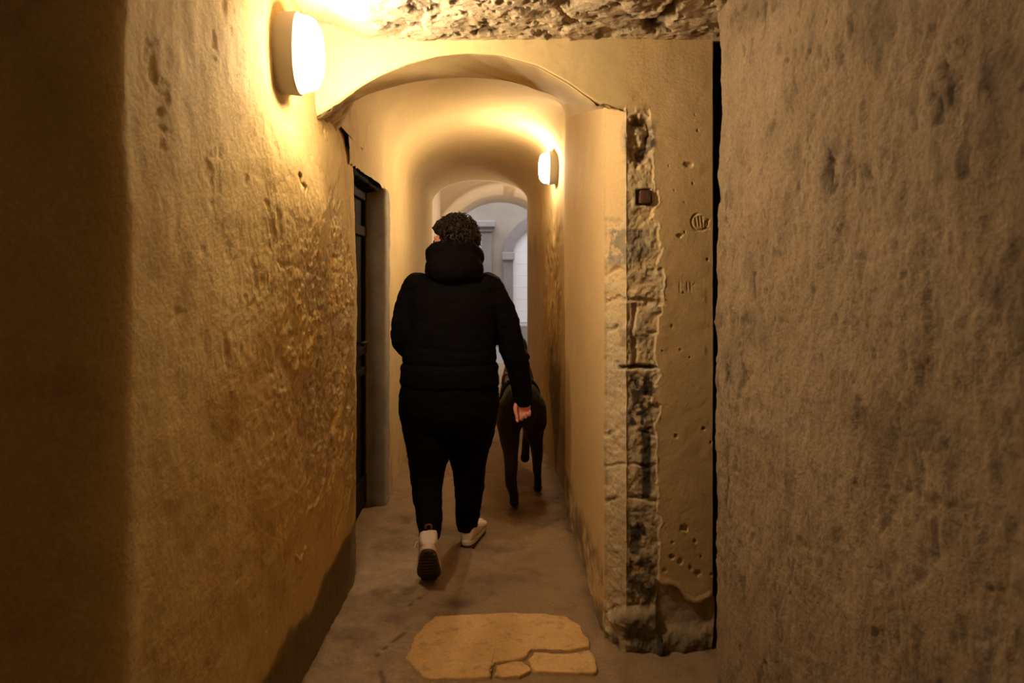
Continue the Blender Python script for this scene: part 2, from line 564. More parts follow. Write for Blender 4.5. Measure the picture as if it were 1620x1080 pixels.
# ---- spandrel above the arch, flat face
top = 2.42
us = A[:, 0]
tv = np.linspace(0, 1, 60)
SP = np.zeros((NV, 60, 3))
for k, t in enumerate(tv):
    SP[:, k, 0] = A[:, 0]
    SP[:, k, 2] = A[:, 2] * (1 - t) + top * t
    SP[:, k, 1] = YA
x, z = SP[..., 0], SP[..., 2]
SP[..., 1] -= .0025 * fbm(x, SP[..., 1], z, 7, 4, 110) + .0012 * fbm(x, SP[..., 1], z, 22, 4, 111)
SP[:, :3, 1] += np.array([.012, .005, .001])[None, :]
grid('wall_arch', SP, M['plaster_smooth'], (None, None, None))

# ---- pier: front face, worn chamfer and the reveal running into the passage (one skin)
sx, sy = [], []
for X in np.arange(.872, .536, -.0026):
    sx.append(X); sy.append(YA)
for t in np.linspace(0, 1, 46):
    sx.append(.536 + (.471 - .536) * t); sy.append(YA + .11 * t)
for Yk in ax((2.75, 4.30, .009)):
    sx.append(.471 + .005 * (Yk - 2.75) / 1.4 + .03 * max(0, min(1, (Yk - 4.17) / .12))); sy.append(Yk)
sx = [.872] * 6 + sx
sy = list(np.linspace(2.95, 2.66, 6)) + sy
sx, sy = np.array(sx), np.array(sy)
pz = np.r_[ax((-.03, 2.20, .0034), (2.20, 2.44, .012)), 2.56]
BX, PZ = np.meshgrid(sx, pz, indexing='ij')
BY, _ = np.meshgrid(sy, pz, indexing='ij')
PX = PPX + F * BX / BY
PY = PPY - F * (PZ - CAM_H) / BY
onface = (BY <= 2.95)
n1 = fbm(BX, BY, PZ, 7, 4, 110)
n2 = fbm(BX, BY, PZ, 22, 4, 111)
n3 = fbm(BX, BY, PZ, 60, 3, 112)
lim = 1042 + 14 * n1 + 10 * n2
lim = np.where(PY < 300, lim - 8, lim)
zone = ss(lim, lim - 5, PX) * ss(954 + 3 * n2, 958 + 3 * n2, PX) * ss(158 + 14 * n1, 185 + 14 * n1, PY) * (BY < 2.76)
hgt = .0025 * n1 + .0012 * n2
# plaster lip around the stones, stones sunk behind it
n4 = fbm(BX, BY, PZ, 38, 5, 113, .65)
upz = ss(352, 340, PY) * ss(990, 980, PX)
stone_h = -.007 + .004 * n1 + .007 * n2 + .0055 * n4
courses = [(158, 262, 6), (262, 345, 8), (350, 428, 5), (428, 474, 6), (474, 520, 6), (520, 578, 10), (584, 683, 4), (684, 787, 4), (788, 962, 6), (962, 1040, 14)]
joint = np.zeros_like(PX)
wob = 9 * fbm(BX, BY, PZ * 0, 12, 3, 115) + 7 * fbm(BX, BY, PZ, 30, 3, 116)
for a, b, r in courses:
    joint = np.maximum(joint, ss(6, 1.0, np.abs(PY + wob - b)) * ss(-.25, .15, fbm(BX, BY, PZ + b, 11, 3, 119)) * (b > 400))
joint = np.maximum(joint, ss(5, 1, np.abs(PX - 1003 + 6 * n2)) * ((PY > 480) & (PY < 580)))
joint = np.maximum(joint, ss(4, 1, np.abs(PY + wob * .6 - 735)) * .5)
stone_h -= .009 * joint
stone_h = stone_h * (1 - .8 * upz)
bed = ss(5, 0, np.abs(PY - 580 - 3 * n2)) * ss(972, 980, PX) * ss(1040, 1030, PX)
stone_h -= .02 * bed
hole = ss(1.0, .55, np.hypot((PX - 1012) / 30, (PY - 222) / 44) + .35 * n2 + .2 * n1)
stone_h += hole * (-.030 + .018 * n2 + .012 * ridged(BX, BY, PZ, 30, 3, 7))
socket = ss(13, 10, np.maximum(np.abs(PX - 1020 + 5 * n2), np.abs(PY - 311 + 5 * n1)))
stone_h -= .012 * socket
base = ss(955 + 10 * n1, 975 + 10 * n1, PY) * (BY < 2.80)
stone_h += base * (.014 + .03 * fbm(BX, BY, PZ, 9, 3, 117) + .014 * ridged(BX, BY, PZ, 16, 3, 118))
hgt = hgt * (1 - zone) + stone_h * zone
lip = ss(0, .5, zone) * ss(1, .5, zone)
hgt += .004 * lip
# plaster broken away at the foot
brk = np.interp(PX, [1030, 1046, 1062, 1075, 1086, 1100, 1112, 1130], [905, 926, 928, 934, 948, 956, 952, 945]) + 4 * n2
broken = ss(-3, 2, PY - brk) * ss(1034, 1044, PX)
hgt -= broken * (.016 - .004 * n1 - .004 * n2)
hgt += .004 * ss(9, 0, np.abs(PY - brk + 6)) * (1 - broken) * ss(1040, 1050, PX)
foot2 = broken * ss(985 + 14 * n1, 1010 + 14 * n1, PY)
hgt += foot2 * (.018 + .02 * n1 + .012 * n2)
# pocks
dd, vv = cell(PX, PY, 1 / 34., 9)
pk = (vv > .62) * ss(.05 + .10 * vv * ss(500, 900, PY), .02, dd + .05 * n2) * (1 - zone) * (PX > 1045)
for a, b, r in ((1076, 888, 9), (1092, 899, 6), (1082, 836, 6), (1103, 905, 5), (1064, 880, 5), (1090, 260, 6), (1075, 372, 5), (1108, 880, 6)):
    pk = np.maximum(pk, ss(r, r * .4, np.hypot(PX - a, (PY - b) * 1.3) + 4 * n2 + 7 * n4))
hgt -= .007 * pk
# incised mark: a ring with three strokes and a hook, and faint scratches below
ringd = np.abs(np.hypot((PX - 1107) / 1.0, (PY - 351) / 1.02) - 13.2)
gap_ = ss(-.2, .3, np.sin(np.arctan2(PY - 351, PX - 1107) * 1 - .6) + .75)
mark = ss(2.0, .7, ringd) * gap_
for pts in (((1100, 345), (1102, 357)), ((1105, 343.5), (1107, 357)), ((1110, 343.5), (1112, 358)), ((1122, 348), (1117, 350), (1115.5, 356), (1118, 361), (1122, 361))):
    mark = np.maximum(mark, ss(1.8, .6, segdist(PX, PY, pts)))
for pts in (((1075, 448), (1075, 464), (1081, 465)), ((1087, 448), (1087, 460)), ((1092, 447), (1093, 461)), ((1099, 449), (1093, 454), (1100, 461))):
    mark = np.maximum(mark, .35 * ss(1.6, .6, segdist(PX, PY, pts)))
hgt -= .0045 * mark
# stains
bn = fbm(BX, BY, PZ, 26, 4, 120, .6)
def patch(x0, x1, y0, y1, soft_=6, amp=10):
    return ss(x0 - soft_, x0 + soft_, PX + amp * n2) * ss(x1 + soft_, x1 - soft_, PX + amp * n2) * ss(y0 - soft_, y0 + soft_, PY + amp * n1) * ss(y1 + soft_, y1 - soft_, PY + amp * n1)
blk = patch(996, 1032, 592, 684) * ss(-.15, .12, bn) + patch(1016, 1031, 684, 788, 3, 4) + patch(994, 1026, 812, 850) * ss(-.25, .05, bn) + .75 * patch(990, 1012, 850, 892) * ss(-.1, .1, bn)
blk += .8 * patch(988, 1036, 885, 962, 8) * ss(-.35, .1, bn) + .9 * hole * ss(-.1, .2, -n2 + .1) * .8 + joint * zone * .18 + .8 * bed
blk += .9 * socket + base * zone * .75 * ss(-.3, .2, fbm(BX, BY, PZ, 10, 3, 5)) + foot2 * .5 * ss(-.1, .3, n1 + .1) + .5 * pk * ss(.0, .3, bn)
blk += .6 * ss(3.5, 0, np.abs(PX - 1117 - 2 * n1)) * ss(-.1, .25, fbm(BX, BY, PZ, 8, 3, 131)) * ss(440, 470, PY) * ss(570, 550, PY)
lowreveal = (BY > 2.76) * ss(.34, .2, PZ + .12 * n1)
blk += .65 * lowreveal * ss(-.4, .2, n1)
hgt += lowreveal * .010 * n2
gry = patch(960, 1028, 362, 418, 3, 8) * (ss(-.3, -.1, bn) + .2) + .6 * patch(978, 1022, 520, 548, 3, 6) + .55 * patch(985, 1038, 190, 262) + .7 * broken + .4 * patch(960, 1032, 790, 960, 4, 8) + .5 * ss(400, 700, PY) * ss(925, 905, PX) * 0
face_r = zone * (1 - np.clip(gry, 0, 1)) * np.clip(.55 + .9 * n2 + .4 * ss(420, 600, PY), 0, 1) * (1 - upz)
dX, dY = np.gradient(BX, axis=0), np.gradient(BY, axis=0)
L = np.hypot(dX, dY) + 1e-9
NX, NY = dY / L, -dX / L
# outward normal: towards the camera side / the passage
flipn = np.where((NX * -1 + NY * -1) < 0, -1, 1)
NX, NY = NX * flipn, NY * flipn
k = 5
for arr in (NX, NY):
    pass
kern = np.ones(9) / 9
NX = np.apply_along_axis(lambda c: np.convolve(np.pad(c, 4, 'edge'), kern, 'valid'), 0, NX)
NY = np.apply_along_axis(lambda c: np.convolve(np.pad(c, 4, 'edge'), kern, 'valid'), 0, NY)
edge_w = .004 * fbm(BX * 0, BY * 0, PZ, 6, 4, 140)
far = ss(2.76, 2.95, BY)
hgt = hgt * (1 - far * .3) + far * .006 * fbm(BX, BY, PZ, 2, 2, 141)
PP = np.stack([BX + NX * hgt, BY + NY * hgt, PZ], -1)
PP[:7, :, 0] += edge_w[:7]
grid('wall_pier', PP, M['pier'], (face_r, np.clip(blk, 0, .92), np.clip(gry, 0, 1)))

# ---- dark slot between pier and the right wall
grid('wall_slot', np.stack(np.meshgrid(np.array([.955, .956]), np.linspace(2.4, 3.3, 4), indexing='ij') + [np.zeros((2, 4))], -1)[:, :, None, :].repeat(2, 2).reshape(2, 8, 3) if False else
     np.array([[[.955, 2.36, -.05], [.955, 2.36, 2.5]], [[.955, 3.3, -.05], [.955, 3.3, 2.5]], [[.86, 3.3, -.05], [.86, 3.3, 2.5]]]), M['timber'])

# ---- right wall, near
r_ = .035
pts = [(1.10, 2.372), (1.0, 2.372), (.92, 2.372), (.87, 2.372)]
for a in np.linspace(0, 90, 14):
    pts.append((.80 + r_ - r_ * math.sin(math.radians(a)), 2.372 - r_ + r_ * math.cos(math.radians(a))))
for Yk in reversed(ax((-1.2, .7, .04), (.7, 2.33, .0065))):
    pts.append((.80, Yk))
pts = np.array(pts)
rz = ax((-.03, 2.5, .0065))
RX, RZ = np.meshgrid(pts[:, 0], rz, indexing='ij')
RY, _ = np.meshgrid(pts[:, 1], rz, indexing='ij')
g0 = np.gradient(RX, axis=0); g1 = np.gradient(RY, axis=0)
LL = np.hypot(g0, g1) + 1e-9
nx, ny = -np.abs(g1) / LL, np.abs(g0) / LL
d = .010 * fbm(RX, RY, RZ, 2.0, 3, 150) + .007 * fbm(RX, RY * 1.2, RZ * .7, 11, 4, 152) + .0032 * fbm(RX, RY * 1.2, RZ * .6, 40, 3, 154)
pk = chips(RX, RY, RZ * .55, 13, .30, 156) + .7 * chips(RX, RY, RZ * .6, 30, .34, 157)
d -= .0055 * pk
d += .004 * chips(RX, RY, RZ * .8, 15, .36, 158)
d += .0040 * fbm(RX, RY, RZ * .8, 30, 4, 159, .65) + .004 * fbm(RX, RY, RZ, 14, 3, 162)
def rp(px_, py_):
    Y = .8 * F / (px_ - PPX)
    return Y, CAM_H - (py_ - PPY) * Y / F
dark = .5 * pk * ss(-.05, .4, fbm(RX, RY, RZ, 4, 3, 157)) + .3 * chips(RX, RY, RZ * .7, 22, .33, 166) + .35 * ss(.12, .5, fbm(RX, RY, RZ * .7, 5, 5, 164, .6))
for poly, w in (([(1172, 500), (1174, 545), (1185, 590), (1172, 655)], .014), ([(1155, 700), (1158, 755), (1153, 810)], .012), ([(1150, 345), (1166, 380), (1160, 430)], .006),
                ([(1400, 770), (1405, 800), (1398, 835)], .014), ([(1425, 775), (1470, 790), (1510, 800)], .012), ([(1238, 980), (1236, 1035)], .007), ([(1205, 910), (1208, 945)], .006), ([(1218, 770), (1212, 810)], .006),
                ([(1300, 70), (1298, 95)], .006), ([(1205, 305), (1205, 325)], .008), ([(1535, 240), (1530, 270)], .014), ([(1570, 650), (1575, 690)], .016), ([(1480, 680), (1450, 720), (1448, 745)], .012)):
    q = [rp(*p) for p in poly]
    sd = segdist(RY, RZ, q) + .034 * fbm(RX, RY, RZ * .7, 22, 5, 160, .62)
    w_ = ss(w, w * .2, sd)
    d -= .0045 * w_
    dark = np.maximum(dark, .6 * w_ * ss(-.3, .3, fbm(RX, RY, RZ, 18, 3, 161)))
d += .008 * fbm(RX * 0, RY * 0, RZ, 5, 4, 163) * ss(2.15, 2.33, RY)
d += .012 * ss(1.75, 1.2, RZ) * ss(1.9, 2.3, RY)
smo = ss(.0, .4, fbm(RX, RY, RZ, 3, 4, 165))
grid('wall_right', np.stack([RX + nx * d, RY + ny * d * (RY < 2.36), RZ], -1), M['grey_wall'], (.35 * smo, dark, None))

# ---- rough ceiling in front of the arch
cxs = ax((-.80, 1.0, .006))
cys = ax((1.2, 1.7, .02), (1.7, 2.66, .0055))
CX, CY = np.meshgrid(cxs, cys, indexing='ij')
Zz = CX * 0
h = .018 * fbm(CX, CY, Zz, 4, 3, 170) + .012 * fbm(CX, CY, Zz, 16, 5, 171, .62)
pk = chips(CX, CY, Zz, 11, .16, 173) * .8 + .6 * chips(CX, CY, Zz, 28, .22, 174)
mod = ss(-.6, -.2, CX)
h += (.018 * pk) * mod
crk = ss(.030, .012, segdist(CX, CY, [(.60, 2.52), (.585, 2.45), (.635, 2.38), (.62, 2.30), (.65, 2.22)]) + .02 * fbm(CX, CY, Zz, 14, 3, 175))
h += .05 * crk
h *= (.45 + .55 * mod)
h += .05 * ss(-.42, -.62, CX)
dk = np.clip(.8 * pk * ss(-.15, .3, fbm(CX, CY, Zz, 6, 3, 176)) * mod + .9 * crk, 0, .9)
grid('ceiling', np.stack([CX, CY, 2.352 + h * ss(2.66, 2.60, CY) ], -1), M['rubble'], (.5 * ss(-.1, .3, fbm(CX, CY, Zz, 6, 3, 177)), dk, None))


# ---- left wall above and beyond the doorway
DZ, DY0, DY1 = 1.965, 3.31, 4.30
ly = ax((3.20, 4.6, .010), (4.6, 7.72, .03))
lt = np.r_[np.linspace(0, 1, 190)]
LY = np.repeat(ly[:, None], len(lt), 1)
ztop = np.where(ly < 4.36, np.interp(ly, [3.05, 3.3, 4.36], [2.12, 2.42, 2.50]), 0)
ztop = np.array([springs(v)[0] + .0 if v >= 4.36 else np.interp(v, [3.05, 3.2, 3.4, 4.25, 4.36], [2.2, 2.45, 2.5, 2.5, springs(4.36)[0]]) for v in ly])
LZ = -.03 + lt[None, :] * (ztop[:, None] + .03)
xl = np.array([wallx(v)[0] for v in ly])
LX = np.repeat(xl[:, None], len(lt), 1)
base_P = np.stack([LX, LY, LZ], -1)
d = soft(base_P)
hol = ss(1.0, .5, np.hypot((LY - 3.50) / .075, (LZ - 2.16) / .075) + .35 * fbm(LX, LY, LZ, 14, 3, 180))
lump = ss(4.4, 4.2, LY) * ss(1.93, 1.98, LZ)
d += lump * (.012 * fbm(LX, LY, LZ, 9, 4, 181)) - .06 * hol * lump
low = ss(.5, .2, LZ + .2 * fbm(LX, LY, LZ, 3, 4, 182)) * ss(4.4, 4.5, LY) * ss(5.6, 5.0, LY)
d += low * .008 * fbm(LX, LY, LZ, 9, 3, 183)
keep = ~((LY > 3.2) & (LY < DY1 + .0) & (LZ < DZ + .0))
grid('wall_inner_left', np.stack([LX + d, LY, LZ], -1), M['plaster_smooth'], (None, .85 * hol * lump + .35 * low * ss(0, .4, fbm(LX, LY, LZ, 8, 3, 184)), None), keep)

# ---- right wall of the passage beyond the pier
ry = ax((4.24, 5.6, .012), (5.6, 7.72, .03))
RY2 = np.repeat(ry[:, None], 170, 1)
rt = np.linspace(0, 1, 170)
zt = np.array([springs(v)[1] if v >= 4.36 else springs(4.36)[1] + .35 for v in ry])
RZ2 = -.03 + rt[None, :] * (zt[:, None] + .03)
RX2 = np.repeat(np.array([wallx(v)[1] for v in ry])[:, None], 170, 1)
bp_ = np.stack([RX2, RY2, RZ2], -1)
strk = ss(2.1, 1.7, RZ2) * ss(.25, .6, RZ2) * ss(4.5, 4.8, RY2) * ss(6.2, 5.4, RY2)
d = soft(bp_) + strk * (.010 * fbm(RX2, RY2 * 1.5, RZ2 * .5, 16, 4, 190) + .008 * ridged(RX2, RY2, RZ2 * .5, 30, 3, 191)) + .006 * fbm(RX2, RY2, RZ2, 5, 3, 192) * ss(1.9, 1.5, RZ2)
wedge = ss(.08, .0, np.abs(RY2 - 4.9) - .28 * ss(.05, .8, RZ2) + .06 * fbm(RX2, RY2, RZ2, 6, 3, 193)) * ss(1.0, .7, RZ2 + .1 * fbm(RX2, RY2, RZ2, 4, 2, 194))
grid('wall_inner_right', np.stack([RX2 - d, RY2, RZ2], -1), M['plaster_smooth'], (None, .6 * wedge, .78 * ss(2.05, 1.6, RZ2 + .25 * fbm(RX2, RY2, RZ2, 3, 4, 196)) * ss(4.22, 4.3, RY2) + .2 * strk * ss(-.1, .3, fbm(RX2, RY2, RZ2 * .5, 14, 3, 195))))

# ---- doorway in the left wall
door = empty('door_1', (-.78, 3.80, 0))
tag(door, 'dark panelled wooden door recessed in the left wall of the passage', 'door', kind='structure')
bm = bmesh.new()
xd = -.765
add_box(bm, (xd - .05, DY0 - .02, 0), (xd - .012, DY1 + .02, 2.0))
bm_mesh('door_leaf', bm, M['dark_wood'], door)
for z0, z1 in ((.02, .20), (.83, .875), (.955, 1.0), (1.68, 1.74), (1.90, 2.0)):
    box('door_rail', (xd - .02, DY0 - .02, z0), (xd + .012, DY1 + .02, z1), M['dark_wood'], door, .006)
for y0 in (DY0 - .02, 3.77, DY1 - .07):
    box('door_stile', (xd - .02, y0, 0.001), (xd + .008, y0 + .09, 1.995), M['dark_wood'], door, .005)
hb = bmesh.new()
limb(hb, [(xd + .008, 3.93, 1.05), (xd + .05, 3.93, 1.05), (xd + .055, 3.99, 1.05), (xd + .05, 4.06, 1.045)], [.008] * 4, 10)
bm_mesh('door_handle', hb, M['iron'], door, True)
# stone jamb, lintel and near reveal
def rock_box(name, lo, hi, mat, amp=.006, step=.02, seed=0, bev=.012):
    bm = bmesh.new()
    add_box(bm, lo, hi, bev, 3)
    me = bpy.data.meshes.new(name + '_raw')
    bm.to_mesh(me); bm.free()
    t = bpy.data.objects.new(name + '_raw', me)
    COL.objects.link(t)
    md = t.modifiers.new('r', 'REMESH'); md.mode = 'VOXEL'; md.voxel_size = step; md.use_smooth_shade = True
    dg = bpy.context.evaluated_depsgraph_get(); dg.update()
    out = bpy.data.meshes.new_from_object(t.evaluated_get(dg)); out.name = name
    bpy.data.objects.remove(t); bpy.data.meshes.remove(me)
    n = len(out.vertices)
    co = np.empty(n * 3, np.float32); out.vertices.foreach_get('co', co)
    no = np.empty(n * 3, np.float32); out.vertices.foreach_get('normal', no)
    co, no = co.reshape(-1, 3).astype(float), no.reshape(-1, 3)
    hh = amp * fbm(co[:, 0], co[:, 1], co[:, 2], 9, 4, seed) + amp * .5 * fbm(co[:, 0], co[:, 1], co[:, 2], 30, 3, seed + 3)
    co = co + no * hh[:, None]
    out.vertices.foreach_set('co', co.astype(np.float32).ravel()); out.update()
    out.materials.clear()
    o = link(name, out, mat)
    o['kind'] = 'structure'
    return o
rock_box('trim_1', (-.85, 4.275, -.03), (-.628, 4.44, 1.985), M['jamb'], .007, .016, 200)
rock_box('trim_2', (-.90, 3.22, 1.958), (-.668, 4.46, 2.10), M['timber'], .010, .016, 210)
box('wall_doorway', (-1.0, 3.12, -.03), (-.682, 3.315, 2.5), M['plaster_smooth'], None, .01)['kind'] = 'structure'

# ---- outer end of the passage, vestibule, second arch, court
YE = 7.74
Rend = ring(7.72)
zl, zr = springs(7.72)

outline = [np.array([wallx(7.72)[0], YE, -.03])] + [np.array([p[0], YE - .02, p[2]]) for p in Rend] + [np.array([wallx(7.72)[1], YE, -.03])]
outline = np.array(outline); outline[:, 1] = YE - .02
o2 = outline.copy()
c0 = np.array([-.08, YE, 0.0])
far_ = outline.copy()
far_[:, 1] = YE + .03
outer = far_.copy()
ang = np.arctan2(outline[:, 2] - 1.0, outline[:, 0] + .08)
outer[:, 0] = np.clip(-.08 + 4 * np.cos(ang), -1.2, 1.3)
outer[:, 2] = np.clip(1.0 + 4 * np.sin(ang), -.03, 3.1)
grid('wall_passage_end', np.stack([outline, far_, outer], 0), M['pale'])
def plane(name, a, b, c, mat, n=(40, 40), seed=0, amp=.01, masks=None):
    a, b, c = np.array(a, float), np.array(b, float), np.array(c, float)
    u, v = np.meshgrid(np.linspace(0, 1, n[0]), np.linspace(0, 1, n[1]), indexing='ij')
    P = a + u[..., None] * (b - a) + v[..., None] * (c - a)
    nn = np.cross(b - a, c - a); nn /= np.linalg.norm(nn)
    P = P + nn * (amp * fbm(P[..., 0], P[..., 1], P[..., 2], 1.5, 3, seed))[..., None]
    return grid(name, P, mat, masks)
plane('wall_vestibule_left', (-.645, YE - .0, -.03), (-.645, 9.56, -.03), (-.645, YE, 3.1), M['pale'], seed=220)
plane('wall_vestibule_right', (1.25, YE, -.03), (1.25, 9.56, -.03), (1.25, YE, 3.1), M['pale'], seed=221)
plane('ceiling_vestibule', (-1.2, YE, 3.05), (1.3, YE, 3.05), (-1.2, 9.6, 3.05), M['pale'], seed=222)
# second arch (thick wall with a round opening)
YB, YC = 9.5, 10.62
ac = at(793, 402, YB)
rad = .835
th = np.linspace(math.pi, 0, 90)
def arch_line(Y, r, dx=0, dz=0):
    p = [np.array([ac.x - r + dx, Y, -.03]), np.array([ac.x - r + dx, Y, .8])]
    p += [np.array([ac.x + dx + r * math.cos(t), Y, ac.z + dz + r * math.sin(t)]) for t in th]
    p += [np.array([ac.x + r + dx, Y, .8]), np.array([ac.x + r + dx, Y, -.03])]
    return np.array(p)
in0 = arch_line(YB, rad)
def out_line(Y):
    o = in0.copy(); o[:, 1] = Y
    a = np.arctan2(in0[:, 2] - 1.2, in0[:, 0] - ac.x)
    o[:, 0] = np.clip(ac.x + 5 * np.cos(a), -2.6, 3.2)
    o[:, 2] = np.clip(1.2 + 5 * np.sin(a), -.03, 3.4)
    return o
chin = arch_line(YB, rad + .17); chin2 = arch_line(YB - .05, rad + .15)
lip0 = arch_line(YB + .06, rad + .0)
lay = [out_line(YB), chin * .5 + out_line(YB) * .5, chin, chin2, arch_line(YB - .05, rad + .10), lip0] + [arch_line(YB + .05 + (YC - YB - .05) * t, rad + .0 * t) for t in (.1, .3, .5, .7, .9, 1)] + [out_line(YC)]
AP = np.stack(lay, 0)
chip = np.zeros(AP.shape[:2])
ii = np.argmin(np.abs(np.r_[180, 180, np.degrees(th), 0, 0] - 84))
chip[4:6, ii - 1:ii + 4] = 1
nb = fbm(AP[..., 0], AP[..., 1], AP[..., 2], 1.6, 3, 230)
AP[..., 1] -= .0 * nb
grid('wall_second_arch', AP, M['pale'], (chip, None, None))
plane('floor_court', (-2.7, 10.9, .0), (3.3, 10.9, .0), (-2.7, 14.2, .0), M['court_stone'], seed=240, amp=.006)
YW = 14.0
plane('wall_back', (-2.7, YW, -.03), (3.3, YW, -.03), (-2.7, YW, 4.2), M['court'], (60, 60), 241, .012)
plane('wall_court_left', (-2.65, YC, -.03), (-2.65, YW, -.03), (-2.65, YC, 4.2), M['court'], seed=242)
plane('wall_court_right', (3.25, YC, -.03), (3.25, YW, -.03), (3.25, YC, 4.2), M['court'], seed=243)
# arched white door on steps
d2 = empty('door_2', (at(860, 500, YW).x, YW, .43))
tag(d2, 'tall white round-headed door behind grey stone surround across the court', 'door', kind='structure')
dcx, dr, dzs, dzb = at(862, 405, YW).x, .655, at(862, 405, YW).z, .43
def arch_panel(name, x0, r, zs, zb, y0, y1, mat, parent, inner=None):
    bm = bmesh.new()
    th2 = [math.pi * (1 - k / 40) for k in range(41)]
    outl = [Vector((x0 - r, 0, zb))] + [Vector((x0 + r * math.cos(t), 0, zs + r * math.sin(t))) for t in th2] + [Vector((x0 + r, 0, zb))]
    if inner is None:
        f = [bm.verts.new(p + Vector((0, y0, 0))) for p in outl]
        b = [bm.verts.new(p + Vector((0, y1, 0))) for p in outl]
        bm.faces.new(f); bm.faces.new(b)
        n = len(f)
        for k in range(n):
            bm.faces.new((f[k], f[(k + 1) % n], b[(k + 1) % n], b[k]))
    else:
        inl = [Vector((x0 - inner, 0, zb))] + [Vector((x0 + inner * math.cos(t), 0, zs + inner * math.sin(t))) for t in th2] + [Vector((x0 + inner, 0, zb))]
        L4 = [[bm.verts.new(p + Vector((0, yy, 0))) for p in ln] for ln, yy in ((outl, y1), (outl, y0), (inl, y0), (inl, y1))]
        n = len(outl)
        for q in range(4):
            a, b = L4[q], L4[(q + 1) % 4]
            for k in range(n - 1):
                bm.faces.new((a[k], a[k + 1], b[k + 1], b[k]))
        for k in (0, n - 1):
            bm.faces.new([L4[q][k] for q in range(4)])
    return bm_mesh(name, bm, mat, parent)
arch_panel('door_leaf', dcx, dr, dzs, dzb, YW - .03, YW + .02, M['white_door'], d2)
for zz in np.arange(dzb + .24, dzs + .3, .24):
    box('door_batten', (dcx - dr + .02, YW - .033, zz), (dcx + dr - .02, YW - .028, zz + .018), M['white_door'], d2, .003)
arch_panel('stone_surround', dcx, dr + .20, dzs, dzb, YW - .12, YW + .03, M['court_stone'], d2, dr)
for sgn in (-1, 1):
    xa = dcx + sgn * (dr + .10)
    box('impost_block', (xa - .125, YW - .16, dzs - .08), (xa + .125, YW + .02, dzs + .075), M['court_light'], d2, .012)
box('floor_step', (dcx - 1.1, 13.25, -.02), (dcx + 1.1, YW + .02, .42), M['court_light'], None, .015)['kind'] = 'structure'
# white door with stone lintel on the left
d3 = empty('door_3', (-.62, YW, 0))
tag(d3, 'white flat-topped door under a moulded grey stone lintel across the court', 'door', kind='structure')
zb3 = 2.28
box('door_leaf', (-1.15, YW - .03, 0.0), (-.105, YW + .02, zb3), M['white_door'], d3)
for x0 in (-.105, -1.36):
    box('stone_jamb', (x0, YW - .10, 0.0), (x0 + .21, YW + .03, zb3), M['court_stone'], d3, .012)
box('stone_lintel', (-1.42, YW - .14, zb3), (.12, YW + .03, zb3 + .09), M['court_stone'], d3, .012)
box('lintel_moulding', (-1.46, YW - .20, zb3 + .09), (.17, YW + .02, zb3 + .22), M['court_light'], d3, .02)

# ---- paving slabs let into the floor
def slab(name, px, label, mat=M['slab'], z=.007, seed=0):
    pts = [at(x, y, CAM_H * F / (y - PPY)) for x, y in px]
    P = []
    n = len(pts)
    for k in range(n):
        a, b = pts[k], pts[(k + 1) % n]
        for t in range(6):
            p = a.lerp(b, t / 6)
            w = .020 * float(fbm(np.array([p.x]), np.array([p.y]), np.array([0.]), 22, 5, seed)[0])
            P.append(Vector((p.x + w, p.y + w * .6, 0)))
    c = sum(P, Vector()) / len(P)
    bm = bmesh.new()
    ringsz = []
    for sc, zz in ((1.0, -.03), (1.0, z - .004), (.985, z)) + tuple((s_, z) for s_ in (.9, .75, .6, .45, .3, .15)):
        rr = []
        for p in P:
            q = c + (p - c) * sc
            hh = .003 * float(fbm(np.array([q.x]), np.array([q.y]), np.array([0.]), 7, 4, seed + 5)[0]) if zz == z else 0
            rr.append(bm.verts.new((q.x, q.y, zz + hh)))
        ringsz.append(rr)
    m_ = len(P)
    for a, b in zip(ringsz[:-1], ringsz[1:]):
        for k in range(m_):
            bm.faces.new((a[k], a[(k + 1) % m_], b[(k + 1) % m_], b[k]))
    cv = bm.verts.new((c.x, c.y, z))
    for k in range(m_):
        bm.faces.new((ringsz[-1][k], ringsz[-1][(k + 1) % m_], cv))
    o = bm_mesh(name, bm, mat, None, True)
    return tag(o, label, 'paving stone', 'yellow paving stones in the floor')
slab('paving_stone', [(686, 977), (740, 973), (816, 971), (860, 973), (898, 978), (915, 990), (926, 1008), (934, 1024), (900, 1031), (872, 1030), (842, 1028), (827, 1043), (800, 1047), (780, 1050), (773, 1073), (720, 1076), (668, 1073), (655, 1054), (641, 1041), (650, 1022), (656, 1008), (664, 1000)], 'large ochre yellow paving stone, broadest of the three let into the floor', seed=300)
slab('paving_stone', [(785, 1055), (802, 1051), (826, 1049), (839, 1063), (825, 1071), (800, 1073), (783, 1069)], 'smallest yellow paving stone, a rounded chip between two bigger pieces', seed=310)
slab('paving_stone', [(844, 1034), (872, 1036), (905, 1036), (936, 1030), (943, 1048), (943, 1066), (900, 1066), (850, 1062), (834, 1047)], 'medium yellow paving stone with cracked edge nearest the right pier foot', seed=320)

